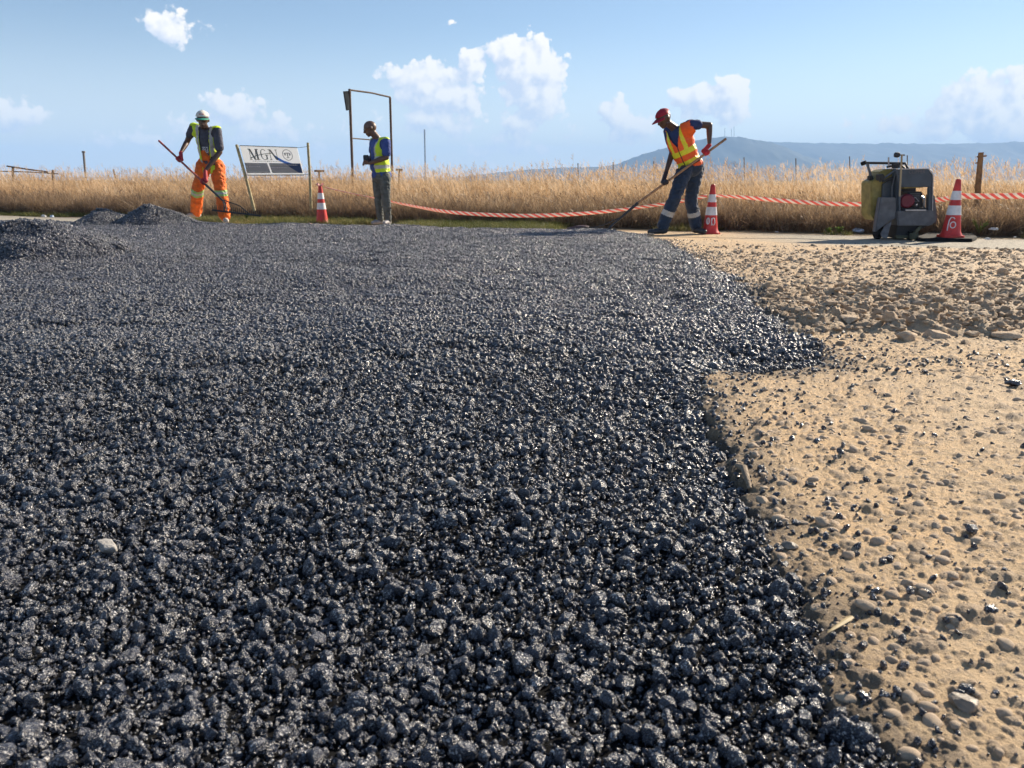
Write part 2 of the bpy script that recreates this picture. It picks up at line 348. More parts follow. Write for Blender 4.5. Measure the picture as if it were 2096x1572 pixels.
# ------------------------------------------------------------------ ground
def build_ground():
    A = np.concatenate([np.linspace(-180, -50, 28)[:-1], np.linspace(-50, 2, 70)[:-1], np.linspace(2, 11, 60)[:-1], np.linspace(11, 40, 520)[:-1], np.linspace(40, 180, 30)[:-1]])
    ang = np.radians(A); ncol = len(A)
    ks = np.concatenate([np.linspace(.98, .22, 500)[:-1], np.linspace(.22, .115, 230)[:-1], np.linspace(.115, .075, 40), [.07, .065, .06, .055, .05, .045, .04, .03, .02, .01, .004, .001, .00014]])
    ks = np.concatenate([[8, 3, 1.6, 1.2], ks]); rr = CAMH / ks; nrow = len(rr)
    RR, AA = np.meshgrid(rr, ang, indexing='ij'); x = RR * np.sin(AA); y = RR * np.cos(AA)
    xf, yf = x.ravel(), y.ravel(); z = np.full(xf.shape, -.075); sd = np.full(xf.shape, -9.); pb = np.zeros(xf.shape); rw = np.zeros(xf.shape)
    m = np.hypot(xf, yf) < 30
    zz, s_, p_, r_ = ground_z(xf[m], yf[m], True); z[m] = zz; sd[m] = s_; pb[m] = p_; rw[m] = r_
    V = np.stack([xf, yf, z], 1); idx = np.arange(nrow * ncol).reshape(nrow, ncol); nx = np.roll(idx, -1, axis=1)
    F = np.stack([idx[:-1], idx[1:], nx[1:], nx[:-1]], -1).reshape(-1, 4)
    c = len(V); V = np.vstack([V, [[0, 0, z[0]]]])
    me = fast_mesh('ground', V, F, True)
    for nm, arr in (('sd', sd), ('peb', pb), ('rub', rw)):
        at = me.attributes.new(nm, 'FLOAT', 'POINT'); at.data.foreach_set('value', np.append(arr, 0).astype(np.float32))
    m = bpy.data.materials.new('dusty_ground'); m.use_nodes = True; t = NT(m.node_tree); t.n.clear()
    out = t.new('ShaderNodeOutputMaterial'); b = t.new('ShaderNodeBsdfPrincipled'); t.l.new(b.outputs[0], out.inputs[0])
    pos = t.new('ShaderNodeNewGeometry').outputs['Position']; sp = t.new('ShaderNodeSeparateXYZ'); t.l.new(pos, sp.inputs[0])
    at = {k: t.new('ShaderNodeAttribute', attribute_name=k).outputs['Fac'] for k in ('sd', 'peb', 'rub')}
    n1 = t.noise(pos, 1.6, 5, .6); n2 = t.noise(pos, 14, 5, .65); n3 = t.noise(pos, 90, 4, .65)
    sand = t.mix(t.ss(n1, .35, .65), (.66, .475, .285), (.72, .485, .26))
    sand = t.mix(t.ss(n2, .3, .7), t.mix(.55, sand, (.42, .32, .20)), sand)
    sand = t.mix(t.math('MULTIPLY', t.ss(n3, .47, .62), .5), sand, (.38, .29, .21))
    pebc = t.ramp(t.noise(pos, 30, 2), [(.3, (.20, .155, .12)), (.5, (.32, .25, .19)), (.7, (.42, .34, .26))])
    c = t.mix(t.math('MULTIPLY', at['peb'], .75), sand, pebc)
    c = t.mix(t.math('MULTIPLY', at['rub'], .75), c, t.mix(t.ss(n2, .35, .65), (.42, .32, .225), (.58, .45, .315)))
    # fine dust past the rubble gives way to pale worn concrete along the road edge
    vd = t.math('ADD', t.math('MULTIPLY', t.math('SUBTRACT', sp.outputs[0], float(L0[0])), float(LN[0])), t.math('MULTIPLY', t.math('SUBTRACT', sp.outputs[1], float(L0[1])), float(LN[1])))
    conc = t.mix(t.ss(t.noise(pos, 25, 5, .7), .35, .65), (.28, .25, .20), (.46, .42, .34))
    cx_ = t.math('MAXIMUM', t.ss(sp.outputs[0], 2.6, 4.2), t.ss(t.math('MULTIPLY', sp.outputs[0], -1.0), 4.6, 5.6))
    cw = t.math('MULTIPLY', cx_, t.math('MULTIPLY', t.ss(t.math('ADD', vd, t.math('MULTIPLY', n2, .5)), -3.3, -2.2), t.math('SUBTRACT', 1.0, t.ss(vd, -.45, -.15))))
    c = t.mix(cw, c, conc)
    soil = t.mix(t.ss(n2, .35, .65), (.13, .10, .06), (.24, .18, .10))
    c = t.mix(t.ss(t.math('ADD', vd, t.math('MULTIPLY', n2, .6)), -.2, .35), c, soil)
    # bitumen stain and tar specks along the new asphalt
    st = t.math('ADD', at['sd'], t.math('MULTIPLY_ADD', n2, .30, -.17))
    c = t.mix(t.math('MULTIPLY', t.ss(st, -.20, .03), .85), c, (.035, .033, .032))
    t.l.new(c, b.inputs['Base Color']); b.inputs['Roughness'].default_value = .82; b.inputs['Specular IOR Level'].default_value = .35
    bn = t.new('ShaderNodeBump'); bn.inputs['Strength'].default_value = 1.0; bn.inputs['Distance'].default_value = .005
    t.l.new(t.math('ADD', t.noise(pos, 320, 4, .7), t.math('MULTIPLY', n3, 1.2)), bn.inputs['Height']); t.l.new(bn.outputs[0], b.inputs['Normal'])
    o = link('ground', me, m); o['kind'] = 'structure'
build_ground()

# asphalt bed sheet under the loose stones
def build_bed():
    ks = 1.0 / np.geomspace(1 / 1.3, 1 / .05, 560); A = np.radians(np.linspace(-62, 40, 420)); RR, AA = np.meshgrid(CAMH / ks, A, indexing='ij')
    x = (RR * np.sin(AA)).ravel(); y = (RR * np.cos(AA)).ravel(); sd = sd_rough(x, y)
    z = asphalt_z(x, y) - .008 * (1 - sstep(sd, 0, .03)) + .006 * fbm(x * 60, y * 60, 19, 2)
    idx = np.arange(len(x)).reshape(RR.shape); F = np.stack([idx[:-1, :-1], idx[1:, :-1], idx[1:, 1:], idx[:-1, 1:]], -1).reshape(-1, 4)
    keep = (sd[F] > .004).all(1) & (x[F] > -13.5).all(1); F = F[keep]; used = np.unique(F); mp = -np.ones(len(x), int); mp[used] = np.arange(len(used))
    me = fast_mesh('asphalt_bed', np.stack([x, y, z], 1)[used], mp[F], True)
    m = mat('bitumen_bed', (.008, .008, .009), .95, .4, 60, 1, 500, spec=.12, coord='Object', bdist=.004)
    o = link('asphalt_bed', me, m); o['kind'] = 'structure'
build_bed()

# ------------------------------------------------------------------ stones
def ico(sub):
    bm = bmesh.new(); bmesh.ops.create_icosphere(bm, subdivisions=sub, radius=1)
    v = np.array([q.co[:] for q in bm.verts]); f = np.array([[q.index for q in fc.verts] for fc in bm.faces]); bm.free(); return v, f
ICO = {k: ico(k) for k in (1, 2, 3, 4)}
def stone(seed, sub, planes=9, dmin=.58, rough=.05, aniso=(1, .8, .62), grit=0):
    rng = np.random.default_rng(seed); v, f = ICO[sub]; v = v.copy()
    for k in range(planes):
        n = rng.normal(size=3); n /= np.linalg.norm(n); d = rng.uniform(dmin, .9); q = v @ n; v -= np.outer(np.maximum(q - d, 0), n)
    if rough:
        for fr, am in ((2.2, 1), (5, .55), (11, .35)):
            ph = rng.uniform(0, 6, (3, 3)); w_ = rng.normal(size=(3, 3)) * fr
            nz = sum(np.sin(v @ w_[i] + ph[i, 0]) for i in range(3)) / 3
            v *= (1 + rough * am * nz)[:, None]
    if grit:
        for fr, am in ((22, 1), (40, .7)):
            w_ = rng.normal(size=(6, 3)) * fr; ph = rng.uniform(0, 6, 6); nz = np.abs(sum(np.sin(v @ w_[i] + ph[i]) for i in range(6))) / 3
            v *= (1 + grit * am * nz)[:, None]
    a = np.array(aniso) * rng.uniform(.85, 1.15, 3); v = v * a / a.max(); return v, f
def rot_mats(rng, n, flat=False):
    q = rng.normal(size=(n, 4)); q /= np.linalg.norm(q, axis=1)[:, None]; w_, x, y, z = q.T
    return np.stack([1 - 2 * (y * y + z * z), 2 * (x * y - z * w_), 2 * (x * z + y * w_), 2 * (x * y + z * w_), 1 - 2 * (x * x + z * z), 2 * (y * z - x * w_), 2 * (x * z - y * w_), 2 * (y * z + x * w_), 1 - 2 * (x * x + y * y)], 1).reshape(n, 3, 3)
def hidden(name, me, m):
    o = bpy.data.objects.new(name, me); me.materials.append(m); return o
def scatter(name, sources, pts, rots, scl, idx, kind='stuff'):
    coll = bpy.data.collections.new(name + '_source')
    for s_ in sources: coll.objects.link(s_)
    me = bpy.data.meshes.new(name); n = len(pts); me.vertices.add(n); me.vertices.foreach_set('co', np.asarray(pts, np.float32).ravel())
    a = me.attributes.new('rot', 'FLOAT_VECTOR', 'POINT'); a.data.foreach_set('vector', np.asarray(rots, np.float32).ravel())
    scl = np.asarray(scl, np.float32); scl = np.repeat(scl[:, None], 3, 1) if scl.ndim == 1 else scl
    a = me.attributes.new('scl', 'FLOAT_VECTOR', 'POINT'); a.data.foreach_set('vector', scl.ravel())
    a = me.attributes.new('idx', 'INT', 'POINT'); a.data.foreach_set('value', np.asarray(idx, np.int32))
    o = bpy.data.objects.new(name, me); COL.objects.link(o); o['kind'] = kind
    ng = bpy.data.node_groups.new(name + '_nodes', 'GeometryNodeTree')
    ng.interface.new_socket('Geometry', in_out='INPUT', socket_type='NodeSocketGeometry'); ng.interface.new_socket('Geometry', in_out='OUTPUT', socket_type='NodeSocketGeometry')
    N = ng.nodes; L = ng.links; gi_ = N.new('NodeGroupInput'); go_ = N.new('NodeGroupOutput'); iop = N.new('GeometryNodeInstanceOnPoints')
    ci = N.new('GeometryNodeCollectionInfo'); ci.inputs['Collection'].default_value = coll; ci.inputs['Separate Children'].default_value = True; ci.inputs['Reset Children'].default_value = True
    def na(nm, dt): q = N.new('GeometryNodeInputNamedAttribute'); q.data_type = dt; q.inputs['Name'].default_value = nm; return q.outputs['Attribute']
    e2r = N.new('FunctionNodeEulerToRotation'); L.new(na('rot', 'FLOAT_VECTOR'), e2r.inputs[0])
    L.new(gi_.outputs[0], iop.inputs['Points']); L.new(ci.outputs[0], iop.inputs['Instance']); iop.inputs['Pick Instance'].default_value = True
    L.new(na('idx', 'INT'), iop.inputs['Instance Index']); L.new(e2r.outputs[0], iop.inputs['Rotation']); L.new(na('scl', 'FLOAT_VECTOR'), iop.inputs['Scale'])
    L.new(iop.outputs[0], go_.inputs[0]); md = o.modifiers.new('scatter', 'NODES'); md.node_group = ng
    return o

def bitumen_stone_mat():
    m = bpy.data.materials.new('bitumen_coated_stone'); m.use_nodes = True; t = NT(m.node_tree); t.n.clear()
    out = t.new('ShaderNodeOutputMaterial'); b = t.new('ShaderNodeBsdfPrincipled'); t.l.new(b.outputs[0], out.inputs[0])
    pos = t.new('ShaderNodeNewGeometry').outputs['Position']; rnd = t.new('ShaderNodeObjectInfo').outputs['Random']
    n1 = t.noise(pos, 110, 5, .7); n0 = t.noise(pos, 34, 3, .5)
    c = t.mix(t.ss(n1, .35, .7), (.011, .0135, .025), (.054, .060, .084))  # blue of the reflected sky is tinted into the tar colour
    # the film of tar is thin on some stones: grey or brownish rock shows
    thin = t.math('MULTIPLY', t.ss(n1, .55, .68), t.ss(n0, .52, .66))
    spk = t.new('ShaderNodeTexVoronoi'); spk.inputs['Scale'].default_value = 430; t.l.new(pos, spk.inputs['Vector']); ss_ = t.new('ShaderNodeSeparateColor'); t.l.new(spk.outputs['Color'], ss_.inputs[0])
    glint = t.math('MULTIPLY', t.math('GREATER_THAN', ss_.outputs[0], .79), t.ss(n0, .38, .58)); c = t.mix(glint, c, t.mix(ss_.outputs[1], (.12, .12, .125), (.66, .64, .63)))  # pale specks painted into the colour in place of sparkling highlights
    c = t.mix(t.math('MULTIPLY', thin, .8), c, t.ramp(n0, [(.50, (.14, .13, .125)), (.62, (.20, .17, .14)), (.72, (.40, .38, .36))]))
    t.l.new(c, b.inputs['Base Color'])
    t.l.new(t.math('MULTIPLY_ADD', n1, .62, -.07), b.inputs['Roughness']); b.inputs['Specular IOR Level'].default_value = .8
    bn = t.new('ShaderNodeBump'); bn.inputs['Strength'].default_value = 1.0; bn.inputs['Distance'].default_value = .0022
    vo = t.new('ShaderNodeTexVoronoi'); vo.inputs['Scale'].default_value = 520; t.l.new(pos, vo.inputs['Vector'])
    t.l.new(t.math('ADD', t.noise(pos, 420, 3, .6), t.math('MULTIPLY', vo.outputs['Distance'], .7)), bn.inputs['Height']); t.l.new(bn.outputs[0], b.inputs['Normal'])
    return m
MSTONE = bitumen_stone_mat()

def stone_points(n, ymin, ymax, xr, rng, pad=0.0):
    pass
def build_gravel():
    rng = np.random.default_rng(11)
    # near stones one by one
    src = []
    for k in range(10):
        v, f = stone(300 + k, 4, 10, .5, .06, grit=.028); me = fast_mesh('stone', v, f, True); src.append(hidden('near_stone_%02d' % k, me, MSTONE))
    YN = 3.3; pts = []; scl = []
    for (dn, r0, r1, zl) in ((3300, .0065, .0165, .004), (7500, .0035, .0075, .004), (17000, .0018, .0040, .002)):
        nn = int(dn * 2.6 * (YN + .2) * 2); x = rng.uniform(-3.0, 3.0, nn); y = rng.uniform(.25, YN + .25, nn)
        dd = y * .82 + .35; k = (np.abs(x) < dd) & (y < YN + .25 - .9 * rng.random(nn) ** 1.5); x, y = x[k], y[k]
        sd = sd_rough(x, y); k = sd > rng.uniform(-.012, .01, len(x)); x, y, sd = x[k], y[k], sd[k]
        r = r0 + (r1 - r0) * rng.random(len(x)) ** 2.6
        z = asphalt_z(x, y) + zl + r * rng.uniform(-.35, .55, len(x)) - .006 * (1 - sstep(sd, 0, .03))
        pts.append(np.stack([x, y, z], 1)); scl.append(r)
    # a few bigger ones on top
    n = 900; x = rng.uniform(-2.6, 1.5, n); y = rng.uniform(.5, YN, n); sd = sd_rough(x, y); k = (sd > .01) & (np.abs(x) < y * .85 + .3); x, y = x[k], y[k]
    r = rng.uniform(.014, .021, len(x)); pts.append(np.stack([x, y, asphalt_z(x, y) + r * .55], 1)); scl.append(r)
    pts = np.vstack(pts); scl = np.concatenate(scl); n = len(pts)
    o = scatter('asphalt_gravel_near', src, pts, rng.uniform(0, 6.28, (n, 3)), scl, rng.integers(0, 10, n))
    tag(o, 'loose bitumen coated stones of the fresh asphalt in the foreground', 'gravel')
    print('near stones', n)
    # mid and far: small clusters that follow the surface
    src = []
    for k in range(8):
        V = []; F = []; off = 0; cr = .085
        for (cnt, r0, r1, zz) in ((70, .0075, .0155, .003), (80, .0035, .007, .002)):
            M = rot_mats(rng, cnt)
            for i in range(cnt):
                v, f = stone(rng.integers(1e6), 1 if r1 < .01 else 2, 7, .55, .05) if i % 3 == 0 else (v, f)
                r = r0 + (r1 - r0) * rng.random() ** 2; a = rng.uniform(0, 6.28); q = cr * math.sqrt(rng.random())
                V.append((v @ M[i].T) * r + np.array([q * math.cos(a), q * math.sin(a), zz + r * rng.uniform(-.2, .6)])); F.append(f + off); off += len(v)
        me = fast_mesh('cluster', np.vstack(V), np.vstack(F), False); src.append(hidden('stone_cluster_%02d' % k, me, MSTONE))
    st = .088; gx, gy = np.meshgrid(np.arange(-13.2, 4, st), np.arange(YN - .75, 14, st)); x = (gx + rng.uniform(-.03, .03, gx.shape)).ravel(); y = (gy + rng.uniform(-.03, .03, gx.shape)).ravel()
    k = (x > -y * .80 - .8) & (y > YN - .75 + .8 * rng.random(len(x))); x, y = x[k], y[k]
    px_, py_ = rng.uniform(-6.8, -3.0, 2200), rng.uniform(5.6, 12.6, 2200); k = np.min([np.hypot(px_ - a, py_ - b) / r for a, b, h, r in PILES], axis=0) < 1.1; x = np.append(x, px_[k]); y = np.append(y, py_[k]); sd = sd_rough(x, y); k = sd > rng.uniform(.01, .06, len(x)); x, y = x[k], y[k]
    z = asphalt_z(x, y); e = .04; dx = (asphalt_z(x + e, y) - z) / e; dy = (asphalt_z(x, y + e) - z) / e
    n = len(x); rot = np.zeros((n, 3))
    for i in range(n):
        q = Vector((-dx[i], -dy[i], 1)).to_track_quat('Z', 'Y').to_matrix() @ Matrix.Rotation(rng.uniform(0, 6.28), 3, 'Z'); rot[i] = q.to_euler()[:]
    o = scatter('asphalt_gravel_far', src, np.stack([x, y, z], 1), rot, rng.uniform(.92, 1.12, n), rng.integers(0, 8, n))
    tag(o, 'dark carpet of loose asphalt stones and heaps reaching to the road edge', 'gravel')
    print('clusters', n)
    # stray black stones over the edge and across the dusty ground
    srcs = []
    for k in range(6):
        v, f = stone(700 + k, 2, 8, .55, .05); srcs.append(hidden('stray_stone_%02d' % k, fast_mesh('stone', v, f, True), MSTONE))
    n = 200000; x = rng.uniform(-.5, 5, n); y = rng.uniform(.5, 11, n); sd = sd_rough(x, y)
    pr = np.where(sd < 0, .95 * np.exp(sd / .09) + .30 * np.exp(sd / .22) + .010 * np.exp(sd / .9), .8 * (sd < .08))
    spill = np.exp(-(((x - 1.75) / .38) ** 2 + ((y - 2.85) / .20) ** 2)) * .25 + np.exp(-(((x - .95) / .20) ** 2 + ((y - 1.05) / .2) ** 2)) * .25
    k = rng.random(n) < pr + spill * (sd < 0); x, y, sd = x[k], y[k], sd[k]; r = .0020 + .0100 * rng.random(len(x)) ** 3
    z = np.maximum(ground_z(x, y), np.where(sd > -.01, asphalt_z(x, y), -1)) + r * .3; n = len(x)
    o = scatter('stray_stones', srcs, np.stack([x, y, z], 1), rng.uniform(0, 6.28, (n, 3)), r, rng.integers(0, 6, n))
    tag(o, 'small tar black stones strewn over the dusty ground beside the asphalt', 'gravel')
build_gravel()

MROCK = mat('dusty_rock', (.62, .475, .33), .9, .35, 30, 1, 130, spec=.2, col2=(.44, .335, .24), bdist=.006)
def build_rubble():
    rng = np.random.default_rng(23); src = []
    for k in range(8):
        v, f = stone(900 + k, 2, 14, .42, .08, (1, .72, .45)); src.append(hidden('rubble_rock_%02d' % k, fast_mesh('rock', v, f, False), MROCK))
    n = 55000; x = rng.uniform(.9, 6.5, n); y = rng.uniform(3.2, 8.3, n); w_ = rubble_w(x, y); sd = sd_rough(x, y)
    k = (rng.random(n) < w_ * .75 + .10) & (sd < -.03) & (x < y * .78 + .4); x, y = x[k], y[k]
    r = .004 + .036 * rng.random(len(x)) ** 4.2; z = ground_z(x, y) + r * rng.uniform(-.15, .25, len(x)); n = len(x)
    rot = np.stack([rng.uniform(-.5, .5, n), rng.uniform(-.5, .5, n), rng.uniform(0, 6.28, n)], 1)
    o = scatter('rubble', src, np.stack([x, y, z], 1), rot, r, rng.integers(0, 8, n))
    tag(o, 'broken dusty rubble and clods lying on the bare ground right of the asphalt', 'rubble')
    # embedded and loose pebbles of the near dusty ground
    MP = mat('dusty_pebble', (.56, .42, .285), .8, .4, 14, .5, 220, spec=.35, col2=(.37, .29, .22), bdist=.002)
    src = []
    for k in range(6):
        v, f = stone(950 + k, 3, 7, .62, .05, (1, .85, .6)); src.append(hidden('pebble_%02d' % k, fast_mesh('pebble', v, f, True), MP))
    n = 150000; x = rng.uniform(.3, 5, n); y = rng.uniform(.55, 7.5, n); sd = sd_rough(x, y); k = (sd < -.01) & (x < y * .78 + .3) & (rng.random(n) < .30 + .2 * (y < 2.2)); x, y = x[k], y[k]
    r = .0016 + .0150 * rng.random(len(x)) ** 4.6; z = ground_z(x, y) + r * rng.uniform(-.42, .0, len(x)); n = len(x)
    rot = np.stack([rng.uniform(-.3, .3, n), rng.uniform(-.3, .3, n), rng.uniform(0, 6.28, n)], 1)
    o = scatter('pebbles', src, np.stack([x, y, z], 1), rot, r, rng.integers(0, 6, n))
    tag(o, 'rounded pebbles half sunk in the tan dusty ground', 'pebbles')
build_rubble()

def rock(px, py, w_px, h_ratio, label, name='rock', m=MROCK, seed=1, cat='rock', group=None, sink=.25, aniso=(1, .8, .7), fn=gz):
    if m is MROCK and seed > 1: w_px *= .78; sink = .36
    p = hit(px, py, fn); r = w_px / 2 / FPX * (p - Vector((0, 0, CAMH))).length
    v, f = stone(seed, 4, 18, .40, .13, (1, .8, h_ratio), grit=.014); rng = np.random.default_rng(seed); a = rng.uniform(0, 6.28)
    Rz = np.array([[math.cos(a) * .4 + .6, 0, 0], [0, 1, 0], [0, 0, 1]]); v = v * r
    me = fast_mesh(name, v, f, True); o = link(name, me, m); o.location = p + Vector((0, 0, r * h_ratio * (1 - 2 * sink))); o.rotation_euler = (0, 0, rng.uniform(-.4, .4)); tag(o, label, cat, group); return o
rock(1815, 668, 40, .85, 'rounded grey brown boulder standing upright at the front of the rubble', seed=1)
rock(1862, 668, 74, .50, 'long tan slab of rock right beside the upright rounded one', seed=12)
rock(1915, 682, 70, .42, 'low tan slab at the right end of the front row of rubble', seed=3)
rock(1738, 658, 60, .55, 'grainy squat rock left of the upright rounded boulder', seed=4)
rock(1700, 628, 52, .5, 'pointed brown clod at the upper left of the rubble', seed=5)
rock(1800, 612, 66, .35, 'wide flat shaded rock at the back of the rubble', seed=6)
rock(1880, 622, 52, .5, 'angular rock behind the long tan slab', seed=7)
rock(2010, 650, 46, .6, 'lone rounded rock near the right end of the rubble', seed=8)
rock(1992, 668, 34, .6, 'small pale rock in front of the lone rounded rock', seed=9)
rock(2060, 690, 70, .4, 'tan slab in the lowest right corner of the rubble', seed=10)
rock(2055, 562, 38, .5, 'dark flat rock lying far back on the dusty ground at right', seed=17)
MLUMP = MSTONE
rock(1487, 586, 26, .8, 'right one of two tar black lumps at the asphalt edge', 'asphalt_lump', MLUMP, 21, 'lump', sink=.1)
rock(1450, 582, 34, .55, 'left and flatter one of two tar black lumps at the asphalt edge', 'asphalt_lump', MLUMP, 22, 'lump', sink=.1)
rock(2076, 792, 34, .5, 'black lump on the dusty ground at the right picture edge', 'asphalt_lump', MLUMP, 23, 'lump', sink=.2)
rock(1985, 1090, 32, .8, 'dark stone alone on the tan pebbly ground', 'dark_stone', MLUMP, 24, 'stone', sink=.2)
MPB = mat('grey_pebble', (.24, .195, .15), .45, .3, 25, .3, 200, spec=.5)
rock(1620, 1122, 34, .5, 'pale grey pebble set in the ground close to the asphalt edge', 'pebble', MPB, 25, 'pebble', sink=.3)
rock(1980, 1440, 60, .55, 'large grey pebble half sunk near the bottom right corner', 'pebble', MPB, 26, 'pebble', sink=.48)
rock(1660, 1000-5, 24, .5, 'greenish grey pebble on the sandy ground', 'pebble', MPB, 27, 'pebble', sink=.3)
MWH = mat('pale_stone', (.36, .34, .32), .5, .2, 40, .5, 300)
rock(412, 1122, 16, .6, 'small white stone on the black asphalt in the left foreground', 'pale_stone', MWH, 28, 'stone', fn=az_, sink=-.4)
rock(222, 1140, 46, .8, 'light grey grainy stone among the black stones at left', 'pale_stone', MWH, 29, 'stone', fn=az_, sink=-.1)
rock(925, 998, 30, .7, 'light brown stone on the asphalt in the middle foreground', 'pale_stone', MWH, 30, 'stone', fn=az_, sink=-.1)
rock(760, 1045, 22, .6, 'flat white chip on the asphalt left of the brown stone', 'pale_stone', MWH, 31, 'stone', fn=az_, sink=-.1)
# dry leaf
a = hit(1692, 1302, gz); b = hit(1742, 1278, gz); d = (b - a); nrm = Vector((-d.y, d.x, 0)).normalized()
mb = MB(); q = []
for i in range(7):
    t_ = i / 6; wv = .0045 * (t_ ** .6) * (1 if t_ < .95 else .7) + .0006; c = a + d * t_ + Vector((0, 0, .006 + .008 * t_)); q.append((c - nrm * wv, c + Vector((0, 0, .0015)), c + nrm * wv))
vs = [p for r_ in q for p in r_] + [p - Vector((0, 0, .0005)) for r_ in q for p in r_]; fs = []
for i in range(6):
    for k in range(2): fs.append((i * 3 + k, i * 3 + k + 1, i * 3 + 4 + k, i * 3 + 3 + k)); fs.append((21 + i * 3 + k, 21 + i * 3 + 3 + k, 21 + i * 3 + 4 + k, 21 + i * 3 + k + 1))
mb.add(vs, fs); o = mb.build('straw_blade', mat('straw', (.62, .48, .25), .6, .2, 60, trans=.2)); origin_fix(o); tag(o, 'pale dry straw blade lying beside the asphalt edge', 'straw')
# buried edge of a root or stick by the asphalt
mb = MB(); mb.tube([hit(1508, 962, gz) + Vector((0, 0, .008)), hit(1520, 985, gz) + Vector((0, 0, .016)), hit(1535, 1008, gz) + Vector((0, 0, .006))], [.006, .009, .005], 10)
o = mb.build('stick', mat('stick_wood', (.30, .23, .16), .8, .4, 60, .6, 300), smooth=True); origin_fix(o); tag(o, 'short tan stick poking out at the asphalt edge', 'stick')

# ------------------------------------------------------------------ hills
def hill(name, prof, Y, depth, seed, col, col2, rough_amp):
    """prof: list of (px, py) of the skyline; the ridge stands at distance Y and slopes to both sides"""
    px = np.array([p[0] for p in prof], float); py = np.array([p[1] for p in prof], float)
    nx, ny = 420, 90; u = np.linspace(px[0], px[-1], nx); top = np.interp(u, px, py)
    X = np.array([P(a, b, Y).x for a, b in zip(u, top)]); Z = np.array([P(a, b, Y).z for a, b in zip(u, top)])
    # round off the corners of the drawn skyline
    k = np.exp(-np.linspace(-2, 2, 9) ** 2); k /= k.sum(); Z = np.convolve(np.pad(Z, 4, mode='edge'), k, 'valid')
    V = []; sx = np.linspace(-1, 1, ny)
    for j, s_ in enumerate(sx):
        f_ = (1 - abs(s_)) ** 1.15 if s_ < 0 else (1 - s_) ** .8
        y = Y + s_ * depth + 0 * X
        gul = fbm(X / 420, y / 900, seed, 5) * 75 * np.minimum(1, abs(s_) * 2.5) * (f_ ** .5)
        fine = fbm(X / 60, y / 120, seed + 9, 4) * rough_amp
        z = np.maximum(Z, 0) * f_ + (gul + fine) * np.clip(Z / 120, 0, 1) - .6
        tree = np.maximum(vnoise(X / 14, y / 30, seed + 5), 0) * 9 * np.clip(Z / 120, 0, 1) * (abs(s_) < .08)
        V.append(np.stack([X, y, np.maximum(z + tree, -.6)], 1))
    idx = np.arange(nx * ny).reshape(ny, nx); F = np.stack([idx[:-1, :-1], idx[:-1, 1:], idx[1:, 1:], idx[1:, :-1]], -1).reshape(-1, 4)
    o = link(name, fast_mesh(name, np.vstack(V), F, True), mat(name + '_scrub' + str(seed), col, .9, .4, .012, spec=.1, col2=col2)); o['kind'] = 'structure'; return o
HP = [(880, 367), (915, 364.5), (1000, 355), (1080, 347), (1150, 343), (1230, 341), (1262, 336), (1300, 321), (1350, 304), (1400, 290), (1440, 283), (1470, 279), (1500, 278), (1530, 281), (1560, 287), (1600, 298), (1640, 315), (1690, 334), (1750, 350), (1850, 361), (2000, 367)]
hill('hill', HP, 3000, 620, 3, (.060, .075, .062), (.030, .045, .040), 5)
HP2 = [(1380, 360), (1450, 318), (1520, 292), (1560, 290), (1620, 290.5), (1700, 292.5), (1800, 293.5), (1950, 294), (2060, 291), (2096, 290), (2300, 292), (2700, 300), (3000, 330), (3200, 360)]
hill('hill', HP2, 3900, 900, 8, (.060, .075, .065), (.030, .045, .042), 7)
hill('far_rise', [(-900, 366), (-400, 362.5), (0, 361), (200, 362), (420, 364), (700, 363), (900, 362.5), (1100, 366)], 4600, 250, 14, (.09, .09, .06), (.05, .06, .04), 2)

# ------------------------------------------------------------------ dry grass
def grass_mat(name, stops, trans=.45):
    m = bpy.data.materials.new(name); m.use_nodes = True; t = NT(m.node_tree); t.n.clear()
    out = t.new('ShaderNodeOutputMaterial'); geo = t.new('ShaderNodeNewGeometry'); pos = geo.outputs['Position']
    oi = t.new('ShaderNodeObjectInfo').outputs['Random']; isl = geo.outputs['Random Per Island']
    f = t.math('ADD', t.math('MULTIPLY', isl, .5), t.math('ADD', t.math('MULTIPLY', oi, .35), t.math('MULTIPLY_ADD', t.noise(pos, .45, 3), 1.2, -.52)))
    c = t.ramp(f, stops)
    d = t.new('ShaderNodeBsdfPrincipled'); t.l.new(c, d.inputs['Base Color']); d.inputs['Roughness'].default_value = .55; d.inputs['Specular IOR Level'].default_value = .3
    tr = t.new('ShaderNodeBsdfTranslucent'); t.l.new(c, tr.inputs[0]); mxs = t.new('ShaderNodeMixShader'); mxs.inputs[0].default_value = trans
    t.l.new(d.outputs[0], mxs.inputs[1]); t.l.new(tr.outputs[0], mxs.inputs[2]); t.l.new(mxs.outputs[0], out.inputs[0]); return m
GOLD = grass_mat('dry_grass_blades', [(.0, (.20, .13, .08)), (.28, (.38, .245, .13)), (.5, (.62, .42, .23)), (.75, (.78, .59, .38)), (1, (.82, .72, .58))])
BROWN = grass_mat('brown_grass_blades', [(0, (.10, .072, .05)), (.4, (.22, .15, .10)), (.7, (.32, .22, .13)), (1, (.55, .42, .28))])
GREEN = grass_mat('green_grass_blades', [(0, (.055, .075, .018)), (.35, (.11, .13, .03)), (.6, (.20, .19, .06)), (1, (.42, .33, .15))])
